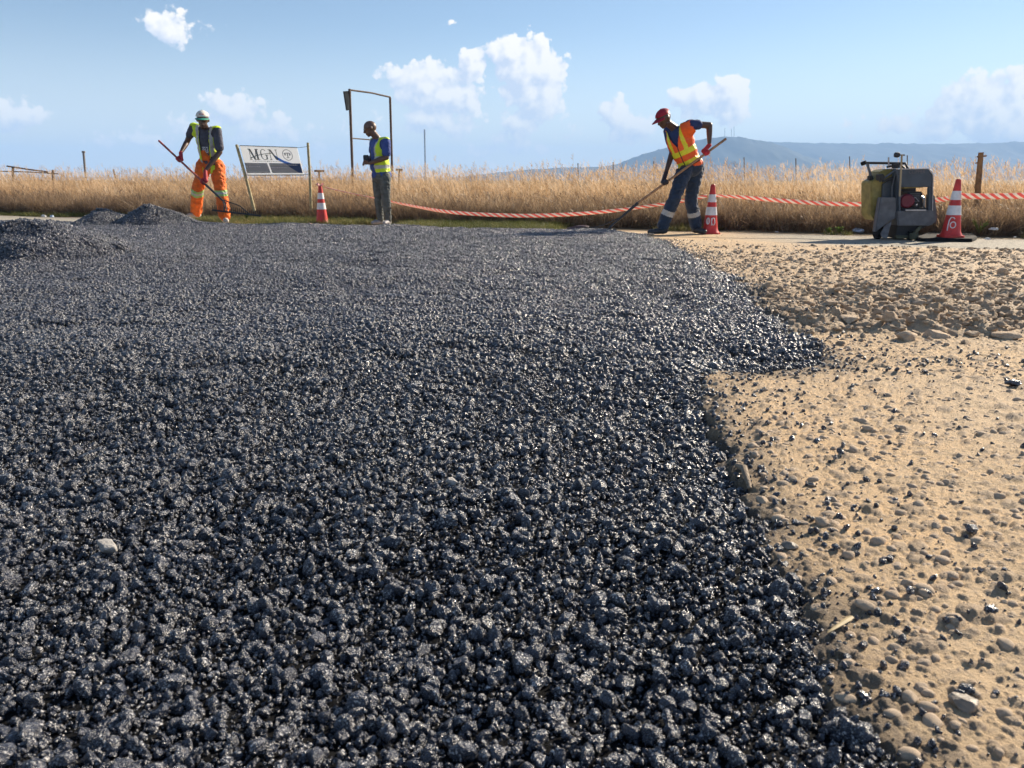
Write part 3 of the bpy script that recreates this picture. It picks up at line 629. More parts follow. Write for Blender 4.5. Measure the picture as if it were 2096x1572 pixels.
def blades(rng, n, rad, h0, h1, w0, lean, head=0, segs=4, curl=.35, spread=.25):
    V = []; F = []
    for _ in range(n):
        a = rng.uniform(0, 6.28); q = rad * math.sqrt(rng.random()); bx, by = q * math.cos(a), q * math.sin(a)
        h = rng.uniform(h0, h1); dx = rng.normal(0, spread) + lean; dy = rng.normal(0, spread); cu = rng.uniform(.3, 1) * curl
        fa = rng.uniform(0, 3.14); wx, wy = math.cos(fa), math.sin(fa); w_ = w0 * rng.uniform(.6, 1.3); o = len(V)
        for k in range(segs + 1):
            t = k / segs; b = h * (dx * t * .6 + (dx * 1.2 - .3 * abs(cu)) * t * t * cu); c = h * (dy * t * .6 + dy * t * t * cu)
            z = h * (t - .18 * cu * t * t * t * (1 + abs(dx))); ww = w_ * (1 - .85 * t); V += [(bx + b - wx * ww, by + c - wy * ww, z), (bx + b + wx * ww, by + c + wy * ww, z)]
            if k: j = o + 2 * k; F.append((j - 2, j - 1, j + 1, j))
        if rng.random() < head:
            tx, ty, tz = bx + b, by + c, z
            for q_ in range(5):
                hh = rng.uniform(.03, .08); sx = rng.normal(0, .018) - .02; sy = rng.normal(0, .015); zz = tz - q_ * .02; ww = rng.uniform(.003, .006); j = len(V)
                V += [(tx, ty, zz), (tx + sx * .6 - wx * ww, ty + sy * .6 - wy * ww, zz + hh * .5), (tx + sx * 1.6, ty + sy, zz + hh), (tx + sx * .6 + wx * ww, ty + sy * .6 + wy * ww, zz + hh * .5)]; F.append((j, j + 1, j + 2, j + 3))
    return fast_mesh('blades', V, F, False)
def road_pts(rng, n, t0, t1, s0, s1, pw=1.0):
    t = rng.uniform(t0, t1, n); s = s0 + (s1 - s0) * rng.random(n) ** pw
    x = L0[0] + LD[0] * t + LN[0] * s; y = L0[1] + LD[1] * t + LN[1] * s; k = (y > 3) & (np.abs(x) < y * .80 + 2); return x[k], y[k]
def zrot(rng, n, tilt=.12): return np.stack([rng.normal(0, tilt, n), rng.normal(0, tilt, n), rng.uniform(-.5, .5, n)], 1)
def build_grass():
    rng = np.random.default_rng(5)
    src = [hidden('gold_clump_%02d' % k, blades(rng, 80, .15, .30, .82, .0050, -.16, .5, spread=.33, curl=.6), GOLD) for k in range(6)]
    x, y = road_pts(rng, 3600, -12, 30, .75, 5.0, 1.1); x2, y2 = road_pts(rng, 3600, -16, 40, 4, 26, 1.5)
    x = np.concatenate([x, x2]); y = np.concatenate([y, y2]); s = verge(x, y); n = len(x)
    hv = .75 + .42 * fbm(x * .9, y * .9, 81, 3) + .22 * vnoise(x * 3.1, y * 3.1, 83); hv *= .62 + .38 * sstep(s, .5, 2.4); hv *= np.where(x > 2.2, .93, 1.0)
    o = scatter('dry_grass', src, np.stack([x, y, np.full(n, -.09)], 1), zrot(rng, n), hv * rng.uniform(.65, 1.18, n), rng.integers(0, 6, n))
    tag(o, 'tall golden dry grass filling the field behind the road', 'grass')
    # brown understory and fallen stems at the foot
    src = [hidden('brown_clump_%02d' % k, blades(rng, 70, .16, .14, .50, .0045, -.05, .1, spread=.55, curl=.6), BROWN) for k in range(5)]
    x, y = road_pts(rng, 4600, -12, 30, .30, 3.0, 1.3); n = len(x)
    o = scatter('brown_undergrowth', src, np.stack([x, y, np.full(n, -.08)], 1), zrot(rng, n, .25), rng.uniform(.7, 1.15, n), rng.integers(0, 5, n))
    tag(o, 'brown dead undergrowth at the foot of the tall grass', 'grass')
    # thin wispy stems with seed heads above the mass
    src = [hidden('wisp_%02d' % k, blades(rng, 9, .3, .70, 1.28, .0036, -.24, 1.0, 5, .8, .18), GOLD) for k in range(6)]
    x, y = road_pts(rng, 3600, -12, 30, 1.0, 9, 1.0); n = len(x); sc = .86 + .25 * vnoise(x * 1.6, y * 1.6, 93) + .22 * fbm(x * .35, y * .35, 91, 2) + .06 * (x > 3)
    o = scatter('seed_stems', src, np.stack([x, y, np.full(n, -.08)], 1), zrot(rng, n, .06), sc, rng.integers(0, 6, n))
    tag(o, 'thin seed stems standing above the dry grass', 'grass')
    # short green verge
    src = [hidden('green_tuft_%02d' % k, blades(rng, 60, .09, .03, .10, .003, -.02, 0, 3, .6, .6), GREEN) for k in range(5)]
    x, y = road_pts(rng, 7000, -12, 30, -.25, 1.5, 1.15); x3, y3 = road_pts(rng, 4200, 6, 13.4, -1.5, .2, .8); k3 = ~((np.abs(x3 + 2.28) < .45) & (y3 < 13.6)); x3 = x3[k3]; y3 = y3[k3]; x = np.append(x, x3); y = np.append(y, y3); gr = fbm(x * 1.1, y * 1.1, 95, 3) + .10 - .35 * sstep(x, 0.5, 3.0) + .25 * np.exp(-((x - 6.0) / 1.0) ** 2); k = gr > -.10; x, y = x[k], y[k]; n = len(x)
    o = scatter('verge_grass', src, np.stack([x, y, np.full(n, -.078)], 1), zrot(rng, n, .2), rng.uniform(.6, 1.3, n), rng.integers(0, 5, n))
    tag(o, 'short green and straw coloured grass along the road verge', 'grass')
    # tangled straw and twigs on the verge at right
    V = []; F = []
    x, y = road_pts(rng, 1500, 13.0, 26, .15, 1.1)
    for a, b in zip(x, y):
        ln = rng.uniform(.06, .30); an = rng.uniform(0, 6.28); el_ = rng.uniform(0, .9) ; c = np.array([a, b, -.07 + rng.uniform(0, .14)]); d = np.array([math.cos(an) * math.cos(el_), math.sin(an) * math.cos(el_), math.sin(el_)]) * ln
        e = c + d * .5 + rng.normal(0, .02, 3); w_ = np.array([0, 0, rng.uniform(.002, .005)]); j = len(V); sd_ = np.cross(d, [0, 0, 1]); sd_ = sd_ / (np.linalg.norm(sd_) + 1e-6) * w_[2]
        V += [c - w_, c + w_, e - w_, e + w_, c + d - w_ * .4, c + d + w_ * .4, c + sd_, e + sd_, c + d]; F += [(j, j + 1, j + 3, j + 2), (j + 2, j + 3, j + 5, j + 4), (j, j + 6, j + 7, j + 2), (j + 2, j + 7, j + 8, j + 4)]
    o = link('straw_litter', fast_mesh('straw_litter', V, F, False), BROWN); o['kind'] = 'stuff'; tag(o, 'tangled straw and twigs on the verge at right', 'straw')
build_grass()

# ------------------------------------------------------------------ small materials
PLASTIC_W = mat('cone_white', (.74, .74, .76), .4, .12, 14, spec=.5)
CONE_R = mat('cone_red', (.62, .035, .03), .42, .25, 9, spec=.5)
BLACKR = mat('black_rubber', (.014, .014, .016), .9, .3, 20, spec=.2)
STEEL_D = mat('dark_steel', (.045, .047, .052), .45, .3, 20, .3, 200, metal=.3)
RUST = mat('rusty_steel', (.13, .085, .06), .75, .4, 25, .4, 150)
WOOD_G = mat('weathered_pole_wood', (.46, .39, .22), .8, .35, 20, .5, 120)
WOOD_B = mat('brown_post_wood', (.34, .17, .07), .8, .4, 15, .5, 120)
# ------------------------------------------------------------------ barrier tape
def tape_mat():
    m = bpy.data.materials.new('barrier_tape_print'); m.use_nodes = True; t = NT(m.node_tree); t.n.clear(); out = t.new('ShaderNodeOutputMaterial')
    uv = t.new('ShaderNodeAttribute', attribute_name='tape').outputs['Vector']; sp = t.new('ShaderNodeSeparateXYZ'); t.l.new(uv, sp.inputs[0])
    v = t.math('FRACT', t.math('ADD', t.math('MULTIPLY', sp.outputs[0], 1 / .125), t.math('MULTIPLY', sp.outputs[1], 1.0)))
    c = t.mix(t.math('GREATER_THAN', v, .5), (.84, .76, .68), (.82, .25, .20))
    b = t.new('ShaderNodeBsdfPrincipled'); t.l.new(c, b.inputs['Base Color']); b.inputs['Roughness'].default_value = .35
    tr = t.new('ShaderNodeBsdfTranslucent'); t.l.new(c, tr.inputs[0]); mxs = t.new('ShaderNodeMixShader'); mxs.inputs[0].default_value = .5
    t.l.new(b.outputs[0], mxs.inputs[1]); t.l.new(tr.outputs[0], mxs.inputs[2]); t.l.new(mxs.outputs[0], out.inputs[0]); return m
TAPE = tape_mat()
def tape(pts, label, width=.055, twist=None, fold=None):
    """pts: (px, py, Y) key points, smoothly joined"""
    K = [P(*p) for p in pts]; dense = []
    for i in range(len(K) - 1):
        p0, p1, p2, p3 = K[max(i - 1, 0)], K[i], K[i + 1], K[min(i + 2, len(K) - 1)]
        for k in range(24):
            t = k / 24; dense.append(.5 * ((2 * p1) + (p2 - p0) * t + (2 * p0 - 5 * p1 + 4 * p2 - p3) * t * t + (3 * p1 - p0 - 3 * p2 + p3) * t ** 3))
    dense.append(K[-1]); V = []; F = []; A = []; L = 0; n = len(dense); rows = 4
    for i, p in enumerate(dense):
        if i: L += (p - dense[i - 1]).length
        d = (dense[min(i + 1, n - 1)] - dense[max(i - 1, 0)]).normalized(); side = d.cross(Vector((0, 0, 1))).normalized(); up = side.cross(d).normalized()
        tw = .22 * math.sin(L * 1.7 + pts[0][0]) + (twist(i / (n - 1)) if twist else 0); u = up * math.cos(tw) + side * math.sin(tw); nn = side * math.cos(tw) - up * math.sin(tw)
        f_ = fold(i / (n - 1)) if fold else 1
        for r in range(rows):
            q = r / (rows - 1) - .5; V.append(p + u * q * width * .82 * f_ + nn * (.006 * math.cos(q * 6) + .003 * math.sin(L * 23 + q * 3))); A.append((L, r / (rows - 1), 0))
        if i:
            for r in range(rows - 1): j = i * rows + r; F.append((j, j + 1, j + 1 - rows, j - rows))
    me = fast_mesh('barrier_tape', V, F, True); at = me.attributes.new('tape', 'FLOAT_VECTOR', 'POINT'); at.data.foreach_set('vector', np.array(A, np.float32).ravel())
    o = link('barrier_tape', me, TAPE); origin_fix(o); md = o.modifiers.new('thickness', 'SOLIDIFY'); md.thickness = .0006; tag(o, label, 'tape', 'red and white barrier tape strung between the cones'); return o
C1, C2, C3 = (660, 460, 13.6), (1453, 480, 11.35), (1945, 486, 10.0)
tape([(664, 383, 13.56), (720, 396, 13.7), (770, 406, 13.75), (830, 419, 13.3), (910, 433, 12.3), (1000, 439.5, 12.0), (1090, 441.5, 11.8), (1180, 438, 11.6), (1260, 431, 11.45), (1350, 419, 11.5), (1400, 411, 11.42), (1447, 401, 11.4)],
     'long sagging red and white tape between the left cone and the middle cone', .062, lambda t: 0, lambda t: .45 + .55 * sstep(np.array(t), .12, .35) - .12 * math.sin(9 * t))
tape([(1458, 400, 11.4), (1520, 404, 11.2), (1600, 411, 11.0), (1700, 417, 10.9), (1784, 418, 10.62)], 'red and white tape from the middle cone to the saw machine', .070, None, lambda t: .55 + .45 * sstep(np.array(t), .0, .4))
tape([(1911, 410, 10.45), (1930, 408, 10.25), (1943, 405, 10.1)], 'short red and white tape between the saw machine and the right cone', .075)
tape([(1952, 400, 10.06), (1990, 401.5, 9.85), (2050, 401.5, 9.5), (2120, 400, 9.1), (2300, 398, 8.6)], 'broad red and white tape running out of the picture from the right cone', .085)
# ------------------------------------------------------------------ cones
def cone(px, py, Y, hpx, label, art=None, tilt=0, knot=False, redneck=False):
    base = P(px, py, Y); H = hpx * Y / 1606
    e = empty('traffic_cone', base, label, 'traffic cone', 'red and white traffic cones holding the tape'); s = H / .72
    def pr(z): return .118 * s * (1 - z / H) + .030 * s * (z / H)
    zb = .035 * s
    mb = MB(); w_ = .132 * s; mb.prism([base + Vector((x * w_, y * w_, 0)) for x, y in ((-1, -.7), (-.7, -1), (.7, -1), (1, -.7), (1, .7), (.7, 1), (-.7, 1), (-1, .7))], (0, 0, .030 * s)); mb.build('base', CONE_R, e, bevel=.006 * s)
    bands = [(0, .36, 1), (.36, .53, 0), (.53, .63, 1), (.63, .79, 0), (.79, 1, 1)]
    for a, b, r in bands:
        mb = MB(); za, zt = zb + (H - zb) * a, zb + (H - zb) * b; g_ = .0025 if not r else 0; n = 6
        prof = [(pr(za + (zt - za) * i / n) + g_, za + (zt - za) * i / n) for i in range(n + 1)]
        if a == 0: prof = [(.132 * s, .028 * s), (.125 * s, .045 * s)] + prof[1:]
        if b == 1: prof = prof[:-1] + [(.030 * s, H * .985), (.022 * s, H), (.0, H)]
        elif not r: prof = [(prof[0][0] - .004, prof[0][1])] + prof + [(prof[-1][0] - .004, prof[-1][1])]
        mb.lathe(base, prof, 40); mb.build('cone_body' if r else 'reflective_collar', CONE_R if r else PLASTIC_W, e, smooth=True)
    if art:   # sprayed white marks on the lowest band, wrapped on the cone
        mb = MB(); cd = math.atan2(-base.x, -base.y)
        for strokes in art:
            pts = []
            for (a, h) in strokes:
                z = zb + (H - zb) * h; an = a; rr = pr(z) + .0035; dirx = math.sin(cd + an); diry = math.cos(cd + an); pts.append(base + Vector((dirx * rr, diry * rr, z)))
            mb.tube(pts, .0065 * s, 6)
        mb.build('sprayed_mark', PLASTIC_W, e)
    if knot:
        mb = MB(); rng = random.Random(3); top = base + Vector((0, 0, H))
        for k in range(7):
            a = k * .9; d = Vector((math.cos(a), math.sin(a), 0)); mb.add([top + d * .02, top + d * .05 + Vector((0, 0, .03 + .015 * rng.random())), top + d * .07 + Vector((0, 0, .004)), top + d * .03 - Vector((0, 0, .02))], [(0, 1, 2, 3)])
        mb.tube([top + Vector((.03 * math.cos(a), .03 * math.sin(a), -.012)) for a in np.linspace(0, 6.28, 14)], .010, 6); mb.build('tape_knot', TAPE if False else mat('tape_red', (.72, .12, .09), .4, .5, 40, col2=(.8, .7, .66)), e)
    return e
def arc(c, h, ra, rh, a0, a1, n=14): return [(c + ra * math.cos(t), h + rh * math.sin(t)) for t in np.linspace(a0, a1, n)]
cone(*C1, 79, 'leftmost traffic cone, standing before the banner with a tape knot on top', knot=True)
cone(*C2, 100, 'middle traffic cone with two white sprayed rings, behind the worker in blue trousers', art=[arc(.42, .24, .24, .065, 0, 6.4), arc(-.38, .23, .25, .075, 0, 6.4), [(.42, .30), (.44, .18)], [(-.12, .30), (-.14, .15)]])
cone(*C3, 116, 'rightmost traffic cone with a white sprayed letter like a p, standing on a black slab', art=[arc(-.10, .185, .30, .055, 0, 6.4), [(.42, .08), (.44, .18), (.40, .27), (.2, .32), (-.1, .315), (-.25, .29)]])
# slab under the right cone and pieces around
sl = P(1938, 484, 10.0)
mb = MB(); mb.prism([P(1876, 487, 9.95), P(1886, 480, 10.4), P(1985, 481, 10.35), P(2000, 488, 9.9), P(1992, 492, 9.75), P(1880, 491, 9.8)], (0, 0, .05)) if False else None
z0 = -.055
slab = [(1874, 489), (1905, 477), (1986, 478), (2000, 488), (1990, 492.5), (1885, 491.5)]
mb = MB(); mb.prism([Vector((PZ(a, b, z0).x, PZ(a, b, z0).y, -.076)) for a, b in slab], (0, 0, .046)); o = mb.build('rubber_slab', BLACKR, bevel=.008); origin_fix(o); tag(o, 'flat black rubber slab lying under the rightmost traffic cone', 'slab')
# red white crumpled tape and dark scrap by the left cone
def crumple(px, py, Y, w_, h_, d_, mt, label, name, cat, seed, group=None):
    p = P(px, py, Y); v, f = stone(seed, 4, 14, .5, .16, (1, .8, .8)); v = v * np.array([w_, d_, h_]) ; v[:, 2] = np.maximum(v[:, 2], -h_ * .5)
    o = link(name, fast_mesh(name, v + np.array(p) + np.array([0, 0, h_ * .45]), f, False), mt); origin_fix(o); return tag(o, label, cat, group)
RAG = mat('red_white_rag', (.75, .70, .66), .5, .2, 30, col2=(.65, .10, .07))
crumple(632, 461, 13.2, .09, .03, .06, RAG, 'crumpled red and white tape end lying left of the left cone', 'tape_scrap', 'tape scrap', 41)
crumple(645, 460, 13.4, .045, .04, .05, BLACKR, 'small dark scrap between the tape end and the left cone', 'dark_scrap', 'scrap', 42)
PLB = mat('blue_white_plastic', (.55, .62, .70), .35, .3, 25, col2=(.22, .36, .55)); PLW = mat('white_plastic', (.60, .59, .57), .4, .15, 25)
crumple(1755, 476, 11.4, .10, .045, .06, PLB, 'crumpled blue and white plastic bag on the verge left of the saw machine', 'plastic_bag', 'bag', 43)
crumple(1668, 474, 11.8, .09, .03, .05, PLB, 'flat bluish plastic wrapper on the verge between the middle cone and the bag', 'plastic_wrapper', 'wrapper', 44)
crumple(1588, 477, 11.7, .045, .022, .03, PLW, 'small white scrap on the verge nearest the middle cone', 'litter_scrap', 'scrap', 45)
crumple(1502, 455, 12.2, .028, .05, .02, PLW, 'white scrap caught in the undergrowth just right of the middle cone', 'litter_scrap', 'scrap', 46)
crumple(2035, 471, 10.6, .085, .03, .05, PLW, 'white litter in the green weeds right of the rightmost cone', 'litter_scrap', 'scrap', 47)
crumple(2020, 490, 9.7, .055, .02, .03, PLW, 'white flat scrap on the road edge right of the black slab', 'litter_scrap', 'scrap', 48)
crumple(2078, 486, 9.8, .02, .012, .02, PLW, 'tiny white scrap farthest right on the road edge', 'litter_scrap', 'scrap', 49)
crumple(90, 444, 16.2, .06, .04, .05, PLW, 'white scrap on the pale road strip left of the far asphalt heap', 'litter_scrap', 'scrap', 50)
crumple(107, 445, 16.0, .05, .04, .04, PLB, 'bluish scrap on the pale road strip next to the white one', 'litter_scrap', 'scrap', 51)
crumple(604, 459, 13.2, .045, .02, .03, PLW, 'white scrap at the asphalt far edge left of the crumpled tape', 'litter_scrap', 'scrap', 52)
# dark sack with a reddish top at the far asphalt edge and small stones
crumple(1183, 472, 11.4, .17, .075, .1, mat('dark_sack', (.022, .02, .026), .55, .6, 12, col2=(.09, .035, .035)), 'dark bag with a reddish side lying at the far asphalt edge', 'bag', 'bag', 53)
crumple(1252, 477, 10.9, .065, .045, .05, mat('grey_stone', (.30, .27, .25), .8, .3, 30, .5, 200), 'grey stone on the asphalt edge below the dark tool head', 'rock', 'rock', 54)

# ------------------------------------------------------------------ banner between two poles
BY = 15.0
def pole(pts, r, label, m=WOOD_G, name='wooden_pole', cat='pole', group=None, n=10):
    mb = MB(); mb.tube(pts, r, n); o = mb.build(name, m, smooth=True); origin_fix(o); return tag(o, label, cat, group)
def polepx(a, b, Y, r, label, **k):
    p, q = P(*a, Y), P(*b, Y); m_ = (p + q) / 2 + Vector((.008, 0, 0)); pole([q, m_, p], [r * 1.05, r, r * .92], label, **k)
polepx((484, 296), (521, 432), BY - .05, .028, 'leaning pale wooden pole at the left of the banner')
polepx((630, 292), (637, 430), BY - .05, .025, 'upright wooden pole at the right of the banner')
corners = [P(491, 298, BY), P(608, 302, BY), P(622, 358, BY), P(507, 358.5, BY)]    # TL TR BR BL
def BU(u, v, o=0): # u right, v down
    return corners[0] * (1 - u) * (1 - v) + corners[1] * u * (1 - v) + corners[2] * u * v + corners[3] * (1 - u) * v + Vector((0, -o, 0))
ban = empty('banner', BU(.5, 1), 'white and grey printed banner reading MGN, hung between two poles in the grass', 'banner')
BW = mat('banner_white', (.86, .88, .90), .5, .04, 4, trans=.6); BG = mat('banner_grey', (.50, .505, .53), .55, .1, 6, trans=.5); BB = mat('banner_blue', (.20, .42, .85), .5, trans=.5); BN = mat('banner_navy', (.08, .15, .34), .5, trans=.5); BT = mat('banner_ink', (.20, .23, .24), .6, trans=.4); BL = mat('banner_light_ink', (.80, .80, .80), .6, trans=.6)
def flat(name, polys, m, o):
    mb = MB()
    for pl in polys:
        c = [BU(u, v, o) for u, v in pl]; mb.prism(c, (0, .0012, 0))
    return mb.build(name, m, ban)
mb = MB(); G = 14
vs = [BU(i / G, j / 6) + Vector((0, .012 * math.sin(i * .9 + j * .5) * 0, 0)) for j in range(7) for i in range(G + 1)]
mb.add(vs + [v + Vector((0, .003, 0)) for v in vs], [(j * (G + 1) + i, j * (G + 1) + i + 1, (j + 1) * (G + 1) + i + 1, (j + 1) * (G + 1) + i) for j in range(6) for i in range(G)] + [(105 + j * (G + 1) + i, 105 + (j + 1) * (G + 1) + i, 105 + (j + 1) * (G + 1) + i + 1, 105 + j * (G + 1) + i + 1) for j in range(6) for i in range(G)])
mb.build('sheet', BW, ban)
flat('grey_panel', [[(.0, .58), (.40, .58), (.42, .93), (.0, .93)], [(.43, .58), (.985, .58), (.99, .93), (.45, .93)]], BG, .003)
flat('blue_swoosh', [[(.52, .22), (.60, .34), (.70, .48), (.84, .58), (.70, .58), (.60, .46)]], BB, .006)
flat('navy_corner', [[(.72, .58), (.985, .58), (.99, .93), (.93, .93), (.80, .74)]], BN, .006)
def serif_letters():
    out = []; t0, t1 = .10, .47
    def bar(x0, x1, y, th=.02): out.append([(x0, y), (x1, y), (x1, y + th), (x0, y + th)])
    def str_(xa, ya, xb, yb, w_): out.append([(xa, ya), (xa + w_, ya), (xb + w_, yb), (xb, yb)])
    # M
    str_(.135, t0, .135, t1, .010); str_(.135, t0, .200, t1, .030); str_(.255, t0, .205, t1, .010); str_(.250, t0, .250, t1, .030); bar(.115, .160, t0); bar(.240, .300, t0); bar(.115, .165, t1 - .02); bar(.230, .300, t1 - .02)
    # G
    for a0 in np.linspace(math.radians(50), math.radians(320), 22)[:-1]:
        a1 = a0 + math.radians(270) / 21; pts = []
        for a, ro, ri in ((a0, 1, .62), (a1, 1, .62)): pass
        th0 = .62 + .28 * abs(math.sin(a0)) ; th1 = .62 + .28 * abs(math.sin(a1))
        out.append([(.385 + .060 * math.cos(a0), .285 - .19 * math.sin(a0)), (.385 + .060 * math.cos(a1), .285 - .19 * math.sin(a1)), (.385 + .060 * th1 * math.cos(a1), .285 - .19 * th1 * math.sin(a1)), (.385 + .060 * th0 * math.cos(a0), .285 - .19 * th0 * math.sin(a0))])
    str_(.418, .30, .418, .45, .022); bar(.400, .460, .29)
    # N
    str_(.490, t0, .490, t1, .010); str_(.490, t0, .585, t1, .030); str_(.605, t0, .605, t1, .010); bar(.470, .515, t0); bar(.590, .630, t0); bar(.470, .515, t1 - .02)
    return out
flat('lettering_mgn', serif_letters(), BT, .009)
flat('swoosh_line', [[(.13, .40), (.25, .31), (.25, .335), (.13, .435)], [(.25, .31), (.40, .25), (.40, .27), (.25, .335)], [(.40, .25), (.52, .22), (.52, .245), (.40, .27)]], BT, .012)
ring = []
for k in range(24):
    a0, a1 = k * math.pi / 12, (k + 1) * math.pi / 12; ring.append([(.80 + .088 * math.cos(a0), .28 + .20 * math.sin(a0)), (.80 + .088 * math.cos(a1), .28 + .20 * math.sin(a1)), (.80 + .078 * math.cos(a1), .28 + .178 * math.sin(a1)), (.80 + .078 * math.cos(a0), .28 + .178 * math.sin(a0))])
flat('round_logo', ring + [[(.755, .20), (.845, .20), (.845, .225), (.755, .225)], [(.793, .20), (.808, .20), (.808, .38), (.793, .38)], [(.775, .37), (.826, .37), (.826, .39), (.775, .39)], [(.74, .225), (.77, .225), (.77, .30), (.75, .30)], [(.83, .225), (.86, .225), (.85, .30), (.83, .30)]], mat('banner_logo_grey', (.30, .31, .36), .6), .009)
rows = []
rg = random.Random(4)
def row(u0, u1, v, h, gap=.006):
    u = u0
    while u < u1: w_ = rg.uniform(.012, .03); rows.append([(u, v), (min(u + w_, u1), v), (min(u + w_, u1), v + h), (u, v + h)]); u += w_ + gap
row(.04, .26, .615, .02); row(.07, .27, .68, .05); rows.append([(.02, .68), (.045, .68), (.045, .74), (.02, .74)]); row(.44, .93, .625, .035); row(.47, .74, .715, .04); rows.append([(.44, .71), (.46, .71), (.46, .76), (.44, .76)]); row(.02, .38, .865, .03)
flat('small_print', rows, BL, .012)['kind'] = 'stuff'
rows = []; row(.16, .66, .505, .022, .012); flat('small_grey_print', rows, mat('banner_grey_ink', (.38, .42, .42), .6), .009)['kind'] = 'stuff'
mb = MB(); 
for a, b in ((P(484, 298, BY - .05), BU(0, .02)), (BU(1, .01), P(630, 300, BY - .05)), (P(503, 358, BY - .05), BU(0, .98)), (BU(1, .98), P(633, 357, BY - .05))): mb.tube([a, b], .004, 5)
mb.tube([BU(0, -.002, -.004), BU(1, -.002, -.004)], .006, 6); mb.tube([BU(0, 1.0, -.004), BU(1, 1.0, -.004)], .008, 6); mb.build('tie_cord', STEEL_D, ban)

# ------------------------------------------------------------------ tall sign frame far in the field
FY = 21.0
e = empty('sign_frame', P(722, 380, FY), 'tall empty steel sign frame with a panel seen edge on at its top left', 'sign frame')
def T(name, pts, r, m=RUST, par=None, n=8, Y=FY): mb = MB(); mb.tube([P(a, b, Y + (c[0] if c else 0)) for a, b, *c in pts], r, n); return mb.build(name, m, par, smooth=True)
T('post', [(723, 392), (719, 280), (715.5, 182)], .036, par=e); T('post', [(804, 392, 1.2), (801, 290, 1.2), (798.5, 200, 1.2)], .032, par=e)
T('crossbar', [(715, 184), (760, 190, .6), (799, 199, 1.2)], .022, par=e); T('crossbar', [(720, 283), (752, 285.5, .5), (801, 291, 1.2)], .016, par=e)
mb = MB(); mb.prism([P(702, 187, FY - .25), P(714, 186, FY), P(715, 225, FY), P(708, 226, FY - .25)], (.03, .03, 0)); mb.build('sign_panel', mat('sign_back', (.03, .035, .04), 1.0, .2, 8, spec=.03), e)
# T shaped rails, fence posts, poles
def tee(px, py, hw, yb, Y, label):
    e = empty('tee_post', P(px, yb, Y), label, 'post'); T('post', [(px, yb), (px, py)], .03, par=e, Y=Y); T('top_bar', [(px - hw, py), (px + hw, py)], .028, par=e, Y=Y)
tee(653.5, 350, 10, 400, 22, 'low T shaped post in the grass between the banner and the left cone')
tee(817, 347.5, 7, 400, 20, 'low T shaped post in the grass just right of the man in the blue shirt')
e = empty('rail_fence', P(67, 380, 24), 'thin leaning pipe rail on posts far in the grass at the left', 'fence')
T('rail', [(14, 340), (60, 347), (98, 352)], .022, par=e, Y=24); T('rail', [(-20, 350), (60, 352), (120, 356)], .016, par=e, Y=24); T('post', [(27, 375), (26.5, 343)], .035, par=e, Y=24); T('post', [(109, 380), (108.5, 348)], .035, par=e, Y=24)
HZG = mat('far_pole_grey', (.22, .20, .19), .8)
def pj(p0, p1, Y, r, label, cat='post', name='fence_post', group=None, m=HZG): o = pole([P(*p1, Y), P(*p0, Y)], r, label, m, name, cat, group, 8); return o
e = empty('utility_pole', P(175, 375, 60), 'grey utility pole with a small cross head far off at the left', 'pole')
T('shaft', [(176, 370), (171, 312)], .085, HZG, e, Y=60); T('cross_head', [(168, 311), (174, 311)], .07, HZG, e, Y=60)
pj((232, 347), (239, 372), 26, .03, 'slanting thin fence post right of the grey utility pole')
pj((869, 265), (871, 372), 1500, 1.5, 'tall thin hazy mast standing alone right of the man in the blue shirt', 'mast', 'mast')
for i, (a, b) in enumerate(((1183, 334), (1255, 332), (1338, 330), (1523, 322), (1629, 324), (1739, 320), (1857, 318))):
    q = pj((a, b), (a + 1, 385), 24, .016, ['thin fence post far left of the hill, before the low rise', 'thin fence post at the left foot of the hill', 'thin fence post just left of the worker in the orange vest', 'thin fence post right of the orange vest before the hill slope', 'thin fence post midway between the orange vest and the saw machine', 'thin fence post just left of the saw machine', 'thin fence post rising behind the saw machine'][i], group='thin fence posts in the dry grass')
for i, (a, t_) in enumerate(((1483.5, 262), (1497, 263), (1502.5, 259))):
    pj((a, t_), (a, 285), 2995, .9, ['left one of three masts on the hilltop', 'middle one of three masts on the hilltop', 'right one of three masts on the hilltop'][i], 'mast', 'radio_mast', 'masts on the hilltop')
e = empty('wooden_post', P(2001, 440, 11.8), 'rough brown wooden fence post with stubs near its top, at the far right', 'post')
T('post', [(1999, 445), (2002, 380), (2008, 312)], [.04, .042, .036], WOOD_B, e, Y=11.8); T('stub', [(2000, 321), (2019, 319)], .012, WOOD_B, e, Y=11.8); T('stub', [(1997, 334), (2008, 331)], .010, WOOD_B, e, Y=11.8)
# leafy weed at the right
def weed(px, py, Y, h, n, label, seed, lw=.010):
    rng = np.random.default_rng(seed); p = np.array(P(px, py, Y)); V = []; F = []; stems = MB()
    e = empty('green_weed', Vector(p), label, 'weed')
    for k in range(n):
        a = rng.uniform(0, 6.28); tip = p + np.array([math.cos(a) * h * .5, math.sin(a) * h * .4, h * rng.uniform(.5, 1)]); stems.tube([p, (p * .5 + tip * .5) + np.array([0, 0, h * .1]), tip], .0025, 4)
        for q in range(10):
            t = rng.uniform(.2, 1); c = p + (tip - p) * t + np.array([0, 0, .1 * h * math.sin(3 * t)]); d = rng.normal(size=3) * lw * 1.6; d[2] = abs(d[2]) * .6; s_ = np.cross(d, rng.normal(size=3)); s_ = s_ / np.linalg.norm(s_) * lw * .5; j = len(V); V += [c, c + d * .5 + s_, c + d, c + d * .5 - s_]; F.append((j, j + 1, j + 2, j + 3))
    stems.build('stem', GREEN, e); link('foliage', fast_mesh('foliage', V, F), mat('weed_leaf', (.17, .26, .05), .55, .4, 30, trans=.35), e)
weed(2004, 478, 10.6, .20, 22, 'bright green weed behind the black slab right of the rightmost cone', 1)
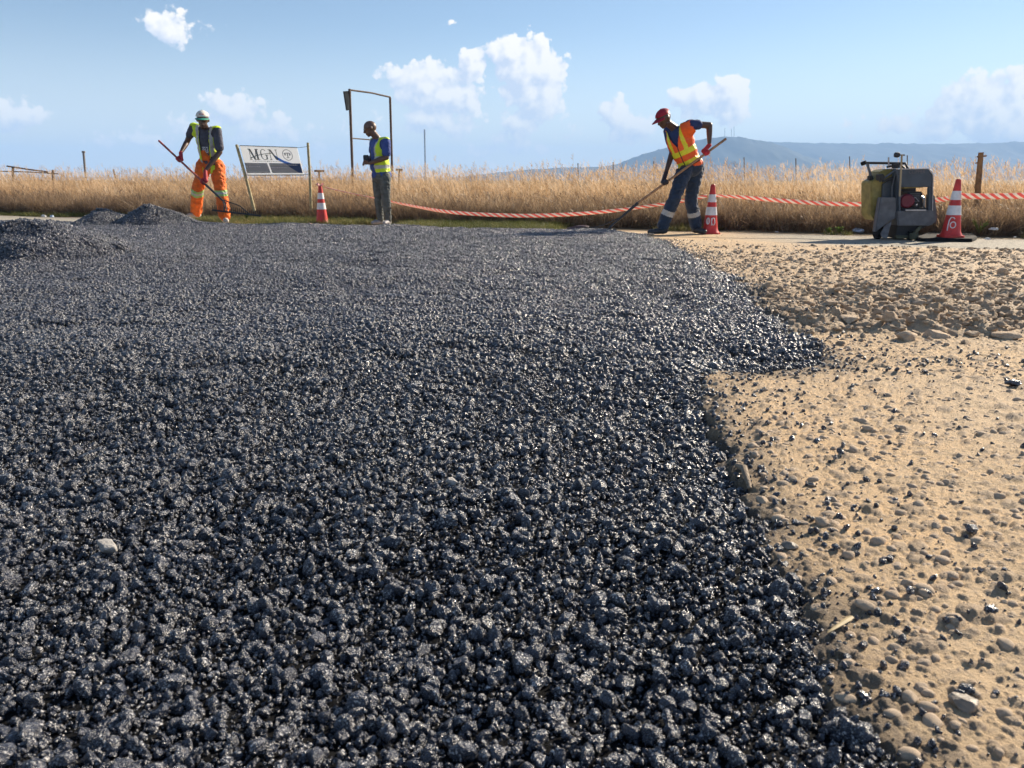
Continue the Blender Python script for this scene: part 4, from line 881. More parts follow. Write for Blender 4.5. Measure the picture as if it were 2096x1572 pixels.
weed(1718, 478, 11.2, .10, 30, 'low green weed patch between the wrapper and the blue plastic bag', 2)
weed(1696, 477, 11.3, .08, 22, 'low green weed nearest the flat bluish wrapper', 3)
weed(505, 448, 14.2, .10, 20, 'dull green weed on the verge right of the rake head', 4)

# ------------------------------------------------------------------ organic bodies
def seg_mesh(bm, p0, r0, p1, r1, n=14):
    """tapered capsule with round ends"""
    p0 = Vector(p0); p1 = Vector(p1); d = p1 - p0; L = d.length
    if L < 1e-5: d = Vector((0, 0, 1)); L = 1e-5
    q = d.to_track_quat('Z', 'Y'); prof = []
    for i in range(5): a = -math.pi / 2 + i * math.pi / 8; prof.append((r0 * math.cos(a), r0 * math.sin(a)))
    for i in range(5): a = i * math.pi / 8; prof.append((r1 * math.cos(a), L + r1 * math.sin(a)))
    rows = []
    for (r, z) in prof: rows.append([bm.verts.new(p0 + q @ Vector((max(r, 1e-4) * math.cos(2 * math.pi * k / n), max(r, 1e-4) * math.sin(2 * math.pi * k / n), z))) for k in range(n)])
    for a, b in zip(rows, rows[1:]):
        for k in range(n): bm.faces.new((a[k], a[(k + 1) % n], b[(k + 1) % n], b[k]))
    bm.faces.new(rows[0][::-1]); bm.faces.new(rows[-1])
def ell_mesh(bm, c, rad, X=None, Z=None):
    """ellipsoid; X, Z: its local axes"""
    Z = Vector(Z).normalized() if Z is not None else Vector((0, 0, 1)); X = Vector(X) if X is not None else Vector((1, 0, 0)); X = (X - Z * X.dot(Z)).normalized(); Y = Z.cross(X)
    M = Matrix.Translation(Vector(c)) @ Matrix((X, Y, Z)).transposed().to_4x4() @ Matrix.Diagonal((rad[0], rad[1], rad[2], 1))
    bmesh.ops.create_uvsphere(bm, u_segments=20, v_segments=14, radius=1, matrix=M)
def organic(name, prims, vox, mats, parent, inflate=0, smooth=3, wrinkle=0, wscale=18, cut=None, assign=None, solid=0, seed=0):
    bm = bmesh.new()
    for p in prims:
        if p[0] == 's': seg_mesh(bm, p[1], p[2] + inflate, p[3], p[4] + inflate)
        else: ell_mesh(bm, p[1], [r + inflate for r in p[2]], *(p[3:] if len(p) > 3 else ()))
    me = bpy.data.meshes.new('tmp'); bm.to_mesh(me); bm.free(); o = bpy.data.objects.new('tmp', me); COL.objects.link(o)
    md = o.modifiers.new('r', 'REMESH'); md.mode = 'VOXEL'; md.voxel_size = vox; md.use_smooth_shade = True
    if smooth: md = o.modifiers.new('s', 'SMOOTH'); md.iterations = smooth; md.factor = .6
    dg = bpy.context.evaluated_depsgraph_get(); me2 = bpy.data.meshes.new_from_object(o.evaluated_get(dg)); bpy.data.objects.remove(o); bpy.data.meshes.remove(me)
    n = len(me2.vertices); c = np.empty(n * 3); me2.vertices.foreach_get('co', c); c = c.reshape(-1, 3)
    if wrinkle:
        nr = np.empty(n * 3); me2.vertex_normals.foreach_get('vector', nr); nr = nr.reshape(-1, 3); a = fbm(c[:, 0] * wscale + c[:, 1] * wscale * .7, c[:, 2] * wscale * 1.5 + c[:, 1] * 6, seed + 5, 3)
        ridg = (.5 - np.abs(a)) ; c = c + nr * ((ridg - .3) * wrinkle)[:, None]; me2.vertices.foreach_set('co', c.ravel())
    me2.materials.clear()
    for m in (mats if isinstance(mats, (list, tuple)) else [mats]): me2.materials.append(m)
    if cut or assign:
        bm = bmesh.new(); bm.from_mesh(me2)
        if cut: bmesh.ops.delete(bm, geom=[v for v in bm.verts if cut(v.co)], context='VERTS')
        if assign:
            for f in bm.faces: f.material_index = assign(f.calc_center_median())
        if solid: bmesh.ops.solidify(bm, geom=bm.faces[:], thickness=-solid)
        bm.to_mesh(me2); bm.free()
    me2.shade_smooth(); me2.name = name
    return link(name, me2, None, parent)
def frame(up, front):
    up = Vector(up).normalized(); f = Vector(front); f = (f - up * f.dot(up)).normalized(); return up, f, f.cross(up)    # right-hand side of the person
def grip(prims, rod_a, rod_b, t, wrist, rr=.014, thumb=1, gl=0):
    """a fist closed round a rod: palm, four fingers of unequal length and a thumb from the palm's side"""
    A = Vector(rod_a); B = Vector(rod_b); ax = (B - A).normalized(); c = A.lerp(B, t); wv = Vector(wrist) - c; wv = (wv - ax * wv.dot(ax)); n = wv.normalized(); b = ax.cross(n)
    prims.append(('e', c + n * (rr + .030) - b * .012, (.042, .022, .040), ax, n)); prims.append(('s', Vector(wrist), .027 + gl, c + n * .05 - b * .008, .027 + gl))
    R0 = rr + .011
    for k, (off, r, mx_) in enumerate(((-.034, .0088, 200), (-.012, .0095, 215), (.011, .0092, 210), (.033, .0080, 190))):
        pts = [c + ax * off + (n * math.cos(math.radians(a)) - b * math.sin(math.radians(a))) * (R0 + .004 * (k in (1, 2))) for a in np.linspace(10, mx_, 5)]
        for i, (p, q) in enumerate(zip(pts, pts[1:])): prims.append(('s', p, r - .0005 * i + gl * .3, q, r - .0005 * (i + 1) + gl * .3))
    th = [c + ax * (-.036 * thumb) + n * (rr + .035) + b * .010] + [c + ax * (-.040 * thumb + .012 * thumb * i) + (n * math.cos(math.radians(a)) + b * math.sin(math.radians(a))) * (R0 + .003) for i, a in enumerate((40, 90, 130))]
    for i, (p, q) in enumerate(zip(th, th[1:])): prims.append(('s', p, .0125 - .001 * i, q, .0115 - .001 * i))
SKIN = mat('dark_brown_skin', (.085, .045, .031), .42, .25, 12, .15, 90, spec=.5)
SKIN_L = mat('lip_skin', (.10, .042, .035), .4)
HAIR = mat('short_black_hair', (.012, .010, .010), .8, .3, 60, .8, 300)
EYE = mat('eye_white', (.55, .52, .48), .25); IRIS = mat('eye_dark', (.012, .008, .006), .15)
def head_prims(c, face, up, s=1.0):
    """skull, jaw, nose, brow, ears; c: centre of the skull"""
    U, F, Rr = frame(up, face); c = Vector(c)
    return [('e', c + U * .015 * s, (.074 * s, .096 * s, .088 * s), Rr, U), ('e', c - U * .055 * s + F * .030 * s, (.054 * s, .055 * s, .052 * s), Rr, U), ('e', c - U * .098 * s + F * .058 * s, (.024 * s, .022 * s, .018 * s), Rr, U),
            ('s', c - U * .002 * s + F * .090 * s, .010 * s, c - U * .035 * s + F * .106 * s, .016 * s), ('s', c + Rr * .034 * s + U * .022 * s + F * .084 * s, .010 * s, c - Rr * .034 * s + U * .022 * s + F * .084 * s, .010 * s),
            ('e', c - U * .066 * s + F * .082 * s, (.024 * s, .014 * s, .009 * s), Rr, U), ('e', c - U * .078 * s + F * .078 * s, (.020 * s, .014 * s, .008 * s), Rr, U),
            ('e', c + Rr * .076 * s - U * .010 * s - F * .005 * s, (.009 * s, .018 * s, .030 * s), Rr, U), ('e', c - Rr * .076 * s - U * .010 * s - F * .005 * s, (.009 * s, .018 * s, .030 * s), Rr, U)]
def face_bits(par, c, face, up, s=1.0):
    U, F, Rr = frame(up, face); c = Vector(c)
    for sg in (-1, 1):
        mb = MB(); bm = bmesh.new(); p = c + Rr * sg * .031 * s + U * .004 * s + F * .083 * s; ell_mesh(bm, p, (.0125 * s, .010 * s, .0075 * s), Rr, U); me = bpy.data.meshes.new('eye'); bm.to_mesh(me); bm.free(); me.shade_smooth(); me.materials.append(EYE); me.materials.append(IRIS)
        for f in me.polygons:
            if (f.center - (p + F * .010 * s)).length < .0055 * s: f.material_index = 1
        link('eye', me, None, par)
def torso_prims(hip, neck, shl, shr, front, waist_r=.125, chest=(.165, .115, .19), hipr=(.155, .115, .12)):
    hip = Vector(hip); neck = Vector(neck); U = (neck - hip).normalized(); L = (neck - hip).length; Rr = (Vector(shl) - Vector(shr)); U_, F, Rg = frame(U, front)
    return [('e', hip + U * .02, hipr, Rg, U), ('s', hip + U * .08, waist_r, hip + U * L * .5, waist_r * 1.02), ('e', hip + U * L * .66, chest, Rg, U), ('e', hip + U * L * .42 + F * .01, (chest[0] * .92, chest[1] * .98, .16), Rg, U),
            ('s', Vector(shl), .054, hip + U * L * .86, .072), ('s', Vector(shr), .054, hip + U * L * .86, .072), ('s', Vector(shl) - U * .04, .06, hip + U * L * .7, .08), ('s', Vector(shr) - U * .04, .06, hip + U * L * .7, .08), ('s', hip + U * L * .9, .068, neck, .055)]
def arm_prims(sh, el, wr, k=1.0): return [('s', sh, .056 * k, el, .042 * k), ('s', el, .043 * k, Vector(el).lerp(Vector(wr), .35), .042 * k), ('s', Vector(el).lerp(Vector(wr), .35), .042 * k, wr, .027 * k)]
def leg_prims(hip, knee, ank, k=1.0): return [('s', hip, .086 * k, knee, .058 * k), ('s', knee, .058 * k, Vector(knee).lerp(Vector(ank), .35) , .056 * k), ('s', Vector(knee).lerp(Vector(ank), .35), .056 * k, ank, .038 * k)]
def foot_prims(ank, toe, k=1.0, zb=None):
    a = Vector(ank); t = Vector(toe); zb = min(t.z, a.z) if zb is None else zb; d = (t - a); d.z = 0; L = d.length; d.normalize(); g0 = a.copy(); g0.z = zb + .040; h = g0 - d * .045
    return [('s', a, .042 * k, g0, .046 * k), ('s', h, .038 * k, g0 + d * .10, .043 * k), ('s', g0 + d * .08, .042 * k, g0 + d * max(L, .17) * .95 - Vector((0, 0, .008)), .034 * k)]
def cut_below(pts):    # keep the trunk part of a body sleeve beyond a plane
    pass
def cap(par, c, face, up, s, crown_m, brim_m, brim_len=.085, pitch=.25):
    U, F, Rr = frame(up, face); c = Vector(c); bm = bmesh.new(); ell_mesh(bm, c + U * .018 * s, (.084 * s, .106 * s, .090 * s), Rr, U)
    bmesh.ops.delete(bm, geom=[v for v in bm.verts if (v.co - c).dot(U) < .022 * s + .018 * s * ((v.co - c).dot(-F) > .05)], context='VERTS')
    me = bpy.data.meshes.new('crown'); bm.to_mesh(me); bm.free(); me.shade_smooth(); o = link('cap_crown', me, crown_m, par); md = o.modifiers.new('t', 'SOLIDIFY'); md.thickness = .004
    V = []; Fc = []; n = 14; 
    for i in range(n + 1):
        a = -1.15 + 2.3 * i / n
        for j in range(5):
            q = j / 4; e_ = math.cos(a * .95) ** .6 if abs(a) < 1.5 else 0; rr = 1 + q * brim_len / .1 * e_
            p = c + U * (.024 * s - q * brim_len * pitch - .012 * (1 - math.cos(a)) ) + Rr * math.sin(a) * .086 * s * (1 + q * .12) + F * math.cos(a) * .104 * s * rr; V.append(p)
        if i:
            for j in range(4): k = i * 5 + j; Fc.append((k, k + 1, k - 4, k - 5))
    me = fast_mesh('cap_brim', [v[:] for v in V], Fc, True); o = link('cap_brim', me, brim_m, par); md = o.modifiers.new('t', 'SOLIDIFY'); md.thickness = .005
    mb = MB(); mb.lathe(c + U * .107 * s, [(.008, -.002), (.007, .004), (.0, .006)], 10, axis=U); mb.build('cap_button', brim_m, par, smooth=True)
def hair_cap(par, c, face, up, s, low=.0):
    U, F, Rr = frame(up, face); c = Vector(c); bm = bmesh.new(); bmesh.ops.create_icosphere(bm, subdivisions=4, radius=1, matrix=Matrix.Translation(c + U * .015 * s) @ Matrix((Rr, U.cross(Rr), U)).transposed().to_4x4() @ Matrix.Diagonal((.0765 * s, .0985 * s, .0905 * s, 1)))
    bmesh.ops.delete(bm, geom=[v for v in bm.verts if (v.co - c).dot(U) < low + max(0, (v.co - c).dot(F)) * .95 - .02], context='VERTS')
    me = bpy.data.meshes.new('hair'); bm.to_mesh(me); bm.free(); me.shade_smooth(); link('hair', me, HAIR, par)
def seg_t(p, a, b): d = b - a; return (p - a).dot(d) / d.dot(d)

NAVY = mat('navy_trouser_cloth', (.012, .030, .068), .8, .25, 14, .5, 260, sheen=.2, bdist=.003); NAVYS = mat('navy_shirt_cloth', (.022, .040, .13), .8, .2, 14, .4, 260, bdist=.003)
SILVER = mat('reflective_silver', (.46, .46, .45), .35, .15, 20); ORANGE = mat('vest_orange', (.95, .13, .015), .6, .12, 12, .3, 220, bdist=.003); YEL = mat('vest_lime_yellow', (.62, .80, .02), .55, .10, 12, .3, 220, bdist=.003); YSTR = mat('vest_yellow_stripe', (.82, .76, .03), .45, .1, 16)
OVER = mat('orange_overall_cloth', (.80, .15, .012), .75, .28, 10, .5, 240, bdist=.003); GREYS = mat('dark_grey_tshirt', (.075, .075, .10), .85, .3, 14, .4, 260); BLUES = mat('blue_polo_cloth', (.045, .085, .30), .8, .2, 14, .4, 260); GREYT = mat('grey_green_jeans', (.105, .115, .11), .8, .3, 16, .5, 260)
GLOVE = mat('red_glove', (.50, .025, .035), .6, .3, 20, .4, 300); GLOVED = mat('dark_glove', (.03, .02, .025), .6, .3, 20); SHOE_W = mat('pale_work_shoe', (.50, .45, .38), .6, .3, 18); SHOE_D = mat('dark_boot', (.03, .032, .04), .5, .3, 20); SHOE_G = mat('light_grey_sneaker', (.30, .29, .31), .55, .2, 20); SHIRTP = mat('shirt_print_white', (.55, .55, .58), .7); BLK = mat('black_trim', (.012, .012, .014), .5); CAPR = mat('red_cap_cloth', (.36, .012, .03), .75, .15, 30, .3, 300); CAPW = mat('cream_cap_cloth', (.70, .66, .58), .75, .1, 30, .3, 300); CAPG = mat('green_cap_brim', (.02, .26, .18), .6)
GREENB = mat('green_reflective_band', (.33, .55, .16), .45, .15, 30)

def person(Y0, D, label):
    """D: dict of joints as (px, py, dY)"""
    J = {k: P(v[0], v[1], Y0 + (v[2] if len(v) > 2 else 0)) for k, v in D.items()}
    base = (J['ankA'] + J['ankB']) / 2; base.z = min(J['ankA'].z, J['ankB'].z) - .08
    return J, empty('person', base, label, 'person', 'road workers')

# ---- worker at the right: orange vest, red cap, leaning on a long handled tool
YR = 11.2
J, e = person(YR, dict(head=(1359, 241, -.10), neck=(1381, 262, 0), hip=(1415, 343, .02), shN=(1411, 255, -.16), shF=(1368, 268, .15), elN=(1452, 256, -.10), wrN=(1452, 297, -.12), elF=(1376, 312, .10), wrF=(1363, 354, -.06),
    hipA=(1402, 347, -.06), hipB=(1424, 345, .09), kneeA=(1382, 402, -.16), kneeB=(1414, 408, .10), ankA=(1357, 465, -.10), ankB=(1424, 464, .16), toeA=(1328, 479, -.22), toeB=(1443, 478, -.06)), 'worker in orange vest, red cap and navy trousers bending over a long handled tool')
faceR = Vector((-.78, -.42, -.42)); upR = Vector((-.42, -.15, .85)); frontR = Vector((-.62, -.72, 0)); PR = dict(J)
rodA, rodB = P(1486, 284, YR - .16), P(1298, 421, YR - .30); rodC = P(1243, 470, YR - .34)
tp = torso_prims(J['hip'], J['neck'], J['shF'], J['shN'], frontR)
tr_ = seg_t(J['wrN'], rodA, rodB); hN = rodA.lerp(rodB, (1486 - 1446) / 188); hF = rodA.lerp(rodB, (1486 - 1362) / 188)
body = head_prims(J['head'], faceR, upR, 1.12) + [('s', J['neck'], .056, J['head'] - upR.normalized() * .05, .052)] + tp + arm_prims(J['shN'], J['elN'], J['wrN']) + arm_prims(J['shF'], J['elF'], J['wrF']) + leg_prims(J['hipA'], J['kneeA'], J['ankA'], .9) + leg_prims(J['hipB'], J['kneeB'], J['ankB'], .9)
organic('body', body, .011, SKIN, e, smooth=3); face_bits(e, J['head'], faceR, upR, 1.12); cap(e, J['head'], faceR, upR, 1.15, CAPR, CAPR, .075, .30)
for hp, wr, mt, th in ((hN, J['wrN'], GLOVE, 1), (hF, J['wrF'], GLOVED, 1)):
    pr_ = []; grip(pr_, rodA, rodB, seg_t(hp, rodA, rodB), wr, .016, th, .004); organic('glove', pr_, .0048, mt, e, smooth=2)
pr_ = tp + [('s', J['shN'], .064, J['shN'].lerp(J['elN'], .42), .062), ('s', J['shF'], .064, J['shF'].lerp(J['elF'], .5), .062)]
organic('shirt', pr_, .010, [NAVYS], e, inflate=.006, wrinkle=.010, seed=2, cut=lambda c: (c - J['neck']).length < .062)
UU, FF, RGT = frame(J['neck'] - J['hip'], frontR); LT = (J['neck'] - J['hip']).length
def tl(c): d = Vector(c) - J['hip']; return d.dot(UU) / LT, d.dot(RGT), d.dot(FF)
def vcut(c):
    t, s_, f = tl(c); c = Vector(c)
    if t < -.02 or t > 1.03 or (c - J['neck']).length < .082: return True
    if (c - J['shN'] - (J['elN'] - J['shN']).normalized() * .045).length < .098 or (c - J['shF'] - (J['elF'] - J['shF']).normalized() * .045).length < .094: return True
    return f > .02 and abs(s_) < .115 * max(0, (t - .58) / .42)
def vas(c):
    t, s_, f = tl(c)
    if f > 0 and abs(s_) < .006: return 2
    if .10 < t < .22 or .36 < t < .48: return 1
    if t >= .48 and .075 < abs(s_) < .125: return 1
    return 0
organic('safety_vest', tp, .0075, [ORANGE, YSTR, BLK], e, inflate=.028, wrinkle=.014, wscale=12, cut=vcut, assign=vas, solid=.004, seed=3)
lg = [('e', J['hip'] + UU * .01, (.165, .125, .12), RGT, UU)] + leg_prims(J['hipA'], J['kneeA'], J['ankA'], 1.18) + leg_prims(J['hipB'], J['kneeB'], J['ankB'], 1.18) + [('s', J['kneeA'], .072, J['ankA'] + Vector((0, 0, .03)), .066), ('s', J['kneeB'], .072, J['ankB'] + Vector((0, 0, .03)), .068)]
def band(c, JJ=None, lo=.46, hi=.62, idx=1):
    c = Vector(c)
    for k in 'AB':
        t = seg_t(c, JJ['knee' + k], JJ['ank' + k])
        if lo < t < hi and (c - JJ['knee' + k].lerp(JJ['ank' + k], t)).length < .11: return idx
    return 0
organic('trousers', lg, .009, [NAVY, SILVER], e, inflate=.019, wrinkle=.026, wscale=13, assign=lambda c: band(c, PR), seed=4, cut=lambda c: seg_t(Vector(c), J['hip'], J['neck']) > .14)
for k, mt in (('A', SHOE_D), ('B', SHOE_D)): organic('shoe', foot_prims(J['ank' + k], J['toe' + k], 1, J['toe' + k].z - .005), .007, mt, e)
mb = MB(); mb.tube([J['hip'] + UU * .055 + RGT * math.cos(a) * .172 + FF * math.sin(a) * .137 for a in np.linspace(0, 6.28, 26)], .014, 6); mb.build('belt', BLK, e, smooth=True)
# his tool: wooden grip, dark shaft, forked head
e2 = empty('asphalt_lute', rodC, 'long wooden handled lute with a dark end, held by the worker in the orange vest', 'rake')
mb = MB(); mb.tube([rodA, rodB], .0165, 12); mb.build('handle', mat('red_brown_handle', (.36, .20, .105), .6, .4, 22), e2, smooth=True)
mb = MB(); mb.tube([rodB.lerp(rodA, .04), rodC], [.021, .013], 10); mb.build('socket', STEEL_D, e2, smooth=True); fk = P(1268, 446, YR - .33)
mb = MB(); mb.tube([fk, P(1235, 461, YR - .1), P(1212, 467, YR + .05)], .009, 8); mb.tube([fk, rodC + Vector((0, -.1, 0))], .009, 8); mb.build('brace', STEEL_D, e2, smooth=True)
mb = MB(); ra, rb = P(1205, 469, YR + .10), P(1262, 475, YR - .55); dv = (rb - ra).normalized(); up_ = Vector((0, 0, 1)); mb.prism([ra - up_ * .045, rb - up_ * .045, rb + up_ * .035, ra + up_ * .035], (.006, .01, 0)); mb.build('blade_plate', STEEL_D, e2)

# ---- worker at the left: lime vest, orange overall trousers, cream cap
YL = 12.9
J, e = person(YL, dict(head=(415, 244, -.26), neck=(420, 262, -.14), hip=(431, 337, .06), shA=(396, 260, -.10), shB=(444, 267, -.12), elA=(383, 290, .05), wrA=(370, 313, -.16), elB=(450, 311, -.14), wrB=(420, 350, -.34),
    hipA=(418, 339, .04), hipB=(444, 341, .04), kneeA=(404, 388, .20), kneeB=(452, 392, -.08), ankA=(402, 436, .55), ankB=(460, 443, -.05), toeA=(385, 445, .42), toeB=(465, 456, -.24)), 'worker in lime vest, cream and green cap and orange trousers lifting a wide rake')
JL = dict(J); faceL = Vector((.22, -.95, -.22)); upL = Vector((.05, -.17, .98)); frontL = Vector((-.05, -1, 0))
rodA, rodB = P(325, 288, YL - .20), P(462, 416, YL - .52)
tp = torso_prims(J['hip'], J['neck'], J['shA'], J['shB'], frontL, .125, (.150, .11, .18))
hA = rodA.lerp(rodB, .300); hB = rodA.lerp(rodB, .665)
body = head_prims(J['head'], faceL, upL, 1.18) + [('s', J['neck'], .056, J['head'] - upL.normalized() * .05, .052)] + tp + arm_prims(J['shA'], J['elA'], J['wrA']) + arm_prims(J['shB'], J['elB'], J['wrB']) + leg_prims(J['hipA'], J['kneeA'], J['ankA'], .9) + leg_prims(J['hipB'], J['kneeB'], J['ankB'], .9)
organic('body', body, .011, SKIN, e, smooth=3); face_bits(e, J['head'], faceL, upL, 1.18); cap(e, J['head'], faceL, upL, 1.24, CAPW, CAPG, .055, .30)
U_, F_, R_ = frame(upL, faceL); mb = MB(); c0 = J['head'] + U_ * .082 + F_ * .096
for k in range(6): q = c0 + R_ * (k - 2.5) * -.012; mb.prism([q - R_ * .004 - U_ * .010, q + R_ * .004 - U_ * .010, q + R_ * .004 + U_ * .010, q - R_ * .004 + U_ * .010], F_ * .012)
mb.build('cap_lettering', mat('cap_red_thread', (.55, .10, .06), .6), e)
for hp, wr in ((hA, J['wrA']), (hB, J['wrB'])):
    pr_ = []; grip(pr_, rodA, rodB, seg_t(hp, rodA, rodB), wr, .016, 1, .004); organic('glove', pr_, .0048, [GLOVE], e, smooth=2)
pr_ = tp + [('s', J['shA'], .062, J['shA'].lerp(J['elA'], .55), .058), ('s', J['shB'], .066, J['shB'].lerp(J['elB'], .8), .064)]
UL, FL, RL = frame(J['neck'] - J['hip'], frontL); LL = (J['neck'] - J['hip']).length
def tl2(c): d = Vector(c) - JL['hip']; return d.dot(UL) / LL, d.dot(RL), d.dot(FL)
def sprint(c):
    t, s_, f = tl2(c)
    if f > 0 and .40 < t < .56 and abs(s_ - .0) < .05:
        u = (s_ + .05) / .1 * 3; k = u - math.floor(u); return 1 if (k < .30 or (k < .8 and (abs(t - .42) < .014 or abs(t - .54) < .014 or abs(t - .48) < .010))) else 0
    return 0
organic('shirt', pr_, .009, [GREYS, SHIRTP], e, inflate=.006, wrinkle=.010, seed=12, cut=lambda c: (c - J['neck']).length < .062, assign=sprint)
def vcut2(c):
    t, s_, f = tl2(c); c = Vector(c)
    if t < -.16 - .25 * max(0, -s_) or t > 1.12 or (c - JL['neck']).length < .078: return True
    if (c - JL['shA'] - (JL['elA'] - JL['shA']).normalized() * .040).length < .098 or (c - JL['shB'] - (JL['elB'] - JL['shB']).normalized() * .040).length < .096: return True
    return f > .0 and abs(s_) < .060 + .02 * t
def vas2(c):
    t, s_, f = tl2(c)
    if f > .0 and .085 < abs(s_) < .130 and t > .30: return 1
    if f > 0 and .20 < t < .30 and -.14 < s_ < -.075: return 2
    if .10 < t < .18: return 1
    return 0
tv = tp + [('e', J['hip'] - UL * .05, (.185, .135, .17), RL, UL), ('e', J['hip'] - UL * .08 - RL * .09 + FL * .03, (.11, .12, .16), RL, UL)]
organic('safety_vest', tv, .0085, [YEL, SILVER, BLK], e, inflate=.021, wrinkle=.016, wscale=10, cut=vcut2, assign=vas2, solid=.004, seed=13)
lg = [('e', J['hip'], (.165, .125, .13), RL, UL)] + leg_prims(J['hipA'], J['kneeA'], J['ankA'], 1.25) + leg_prims(J['hipB'], J['kneeB'], J['ankB'], 1.25) + [('s', J['kneeA'], .080, J['ankA'] + Vector((0, 0, .02)), .074), ('s', J['kneeB'], .080, J['ankB'] + Vector((0, 0, .02)), .078), ('s', J['hip'] + UL * .05, .12, J['hip'] + UL * .28, .115)]
def bandL(c):
    c = Vector(c)
    for k in 'AB':
        t = seg_t(c, JL['knee' + k], JL['ank' + k])
        if -.06 < t < .18 and (c - JL['knee' + k].lerp(JL['ank' + k], t)).length < .12: return 1 if not (.02 < t < .10) else 2
    return 0
organic('trousers', lg, .010, [OVER, GREENB, SILVER], e, inflate=.018, wrinkle=.034, wscale=10, assign=bandL, seed=14, cut=lambda c: tl2(c)[0] > .52)
for k in 'AB': organic('shoe', foot_prims(J['ank' + k], J['toe' + k], 1.0, J['toe' + k].z - .005), .007, SHOE_W, e)
mb = MB(); mb.prism([J['hip'] + UL * .16 + RL * -.075 + FL * .155, J['hip'] + UL * .16 + RL * -.145 + FL * .13, J['hip'] + UL * .06 + RL * -.145 + FL * .14, J['hip'] + UL * .06 + RL * -.075 + FL * .165], FL * .012); mb.build('vest_pocket', BLK, e)
# his rake
e2 = empty('asphalt_rake', rodB, 'wide black toothed rake with a red handle held by the worker in orange trousers', 'rake')
mb = MB(); mb.tube([rodA, rodA.lerp(rodB, .72)], .0165, 12); mb.build('handle', mat('red_rake_handle', (.40, .10, .075), .55, .4, 20), e2, smooth=True)
mb = MB(); mb.tube([rodA.lerp(rodB, .70), rodB], [.020, .014], 10); mb.build('socket', STEEL_D, e2, smooth=True)
ka, kb = P(434, 430, YL - .62), P(534, 442, YL - .50)
mb = MB(); mb.tube([ka, kb], .013, 8); mb.build('rake_bar', STEEL_D, e2, smooth=True)
mb = MB(); fk = P(456, 409, YL - .5); mb.tube([fk, P(459, 420, YL - .58), ka.lerp(kb, .25)], .009, 6); mb.tube([fk, P(490, 421, YL - .52), ka.lerp(kb, .78)], .009, 6); mb.tube([rodB, ka.lerp(kb, .30)], .009, 6); mb.build('brace', STEEL_D, e2, smooth=True)
tm = None; dvv = (kb - ka)
for i in range(24):
    p = ka.lerp(kb, (i + .5) / 24); tip = Vector((.018, -.05, .085)); mb = MB(); mb.tube([p, p + tip * .6, p + tip + Vector((.006, 0, 0))], [.0055, .005, .003], 5)
    mb.build('tine', STEEL_D, e2)

# ---- man in the blue shirt, standing
YM = 13.45
J, e = person(YM, dict(head=(758, 262, -.02), neck=(772, 283, 0), hip=(781, 361, 0), shN=(790, 290, -.13), shF=(765, 291, .15), elN=(791, 322, -.16), wrN=(756, 334, -.22), elF=(762, 320, .12), wrF=(753, 331, -.10),
    hipA=(774, 363, .07), hipB=(787, 363, -.06), kneeA=(775, 405, .08), kneeB=(790, 406, -.08), ankA=(779, 449, .10), ankB=(795, 450, -.06), toeA=(768, 459, .02), toeB=(788, 460, -.20)), 'bald man in blue shirt, lime vest and grey trousers standing with hands together')
JM = dict(J); faceM = Vector((-.93, -.22, -.30)); upM = Vector((-.30, 0, .95)); frontM = Vector((-.86, -.45, 0))
tp = torso_prims(J['hip'], J['neck'], J['shF'], J['shN'], frontM, .132, (.165, .125, .19)) + [('e', J['hip'] + Vector((-.045, -.02, .16)), (.13, .12, .13))]
hands = [('e', P(750, 333, YM - .24), (.040, .024, .034)), ('e', P(749, 330, YM - .14), (.036, .024, .034)), ('s', J['wrN'], .026, P(751, 333, YM - .24), .026), ('s', J['wrF'], .026, P(750, 331, YM - .14), .026)]
for k, (dz, L_) in enumerate(((.022, .055), (.006, .066), (-.010, .062), (-.025, .048))):
    a = P(748, 333, YM - .25) + Vector((0, 0, dz * .8)); b = a + Vector((-L_ * .6, -.004, -.010)); c_ = b + Vector((-.012, .022, -L_ * .42)); hands += [('s', a, .0095, b, .0088), ('s', b, .0088, c_, .0075)]
    a = P(748, 331, YM - .14) + Vector((0, .01, dz * .8)); b = a + Vector((-L_ * .45, -.03, -.008)); c_ = b + Vector((.0, -.025, -L_ * .25)); hands += [('s', a, .0095, b, .0088), ('s', b, .0088, c_, .0075)]
hands += [('s', P(752, 331, YM - .26), .012, P(747, 328, YM - .27), .011), ('s', P(747, 328, YM - .27), .011, P(744, 329, YM - .26), .009), ('s', P(752, 329, YM - .15), .012, P(747, 326, YM - .15), .010)]
body = head_prims(J['head'], faceM, upM, 1.12) + [('s', J['neck'], .062, J['head'] - upM.normalized() * .05, .058)] + tp + arm_prims(J['shN'], J['elN'], J['wrN'], 1.05) + arm_prims(J['shF'], J['elF'], J['wrF'], 1.05) + leg_prims(J['hipA'], J['kneeA'], J['ankA'], .9) + leg_prims(J['hipB'], J['kneeB'], J['ankB'], .9) + hands
organic('body', body, .0085, mat('brown_skin', (.14, .075, .05), .42, .2, 12, .15, 90), e, smooth=2); face_bits(e, J['head'], faceM, upM, 1.12)
pr_ = tp + [('s', J['shN'], .070, J['shN'].lerp(J['elN'], .72), .068), ('s', J['shF'], .066, J['shF'].lerp(J['elF'], .6), .064), ('e', J['hip'] + Vector((0, 0, .02)), (.165, .135, .11))]
organic('shirt', pr_, .009, [BLUES], e, inflate=.007, wrinkle=.012, seed=22, cut=lambda c: (c - J['neck']).length < .065 or c.z < J['hip'].z - .03)
UM, FM, RM = frame(J['neck'] - J['hip'], frontM); LM = (J['neck'] - J['hip']).length
def tl3(c): d = Vector(c) - JM['hip']; return d.dot(UM) / LM, d.dot(RM), d.dot(FM)
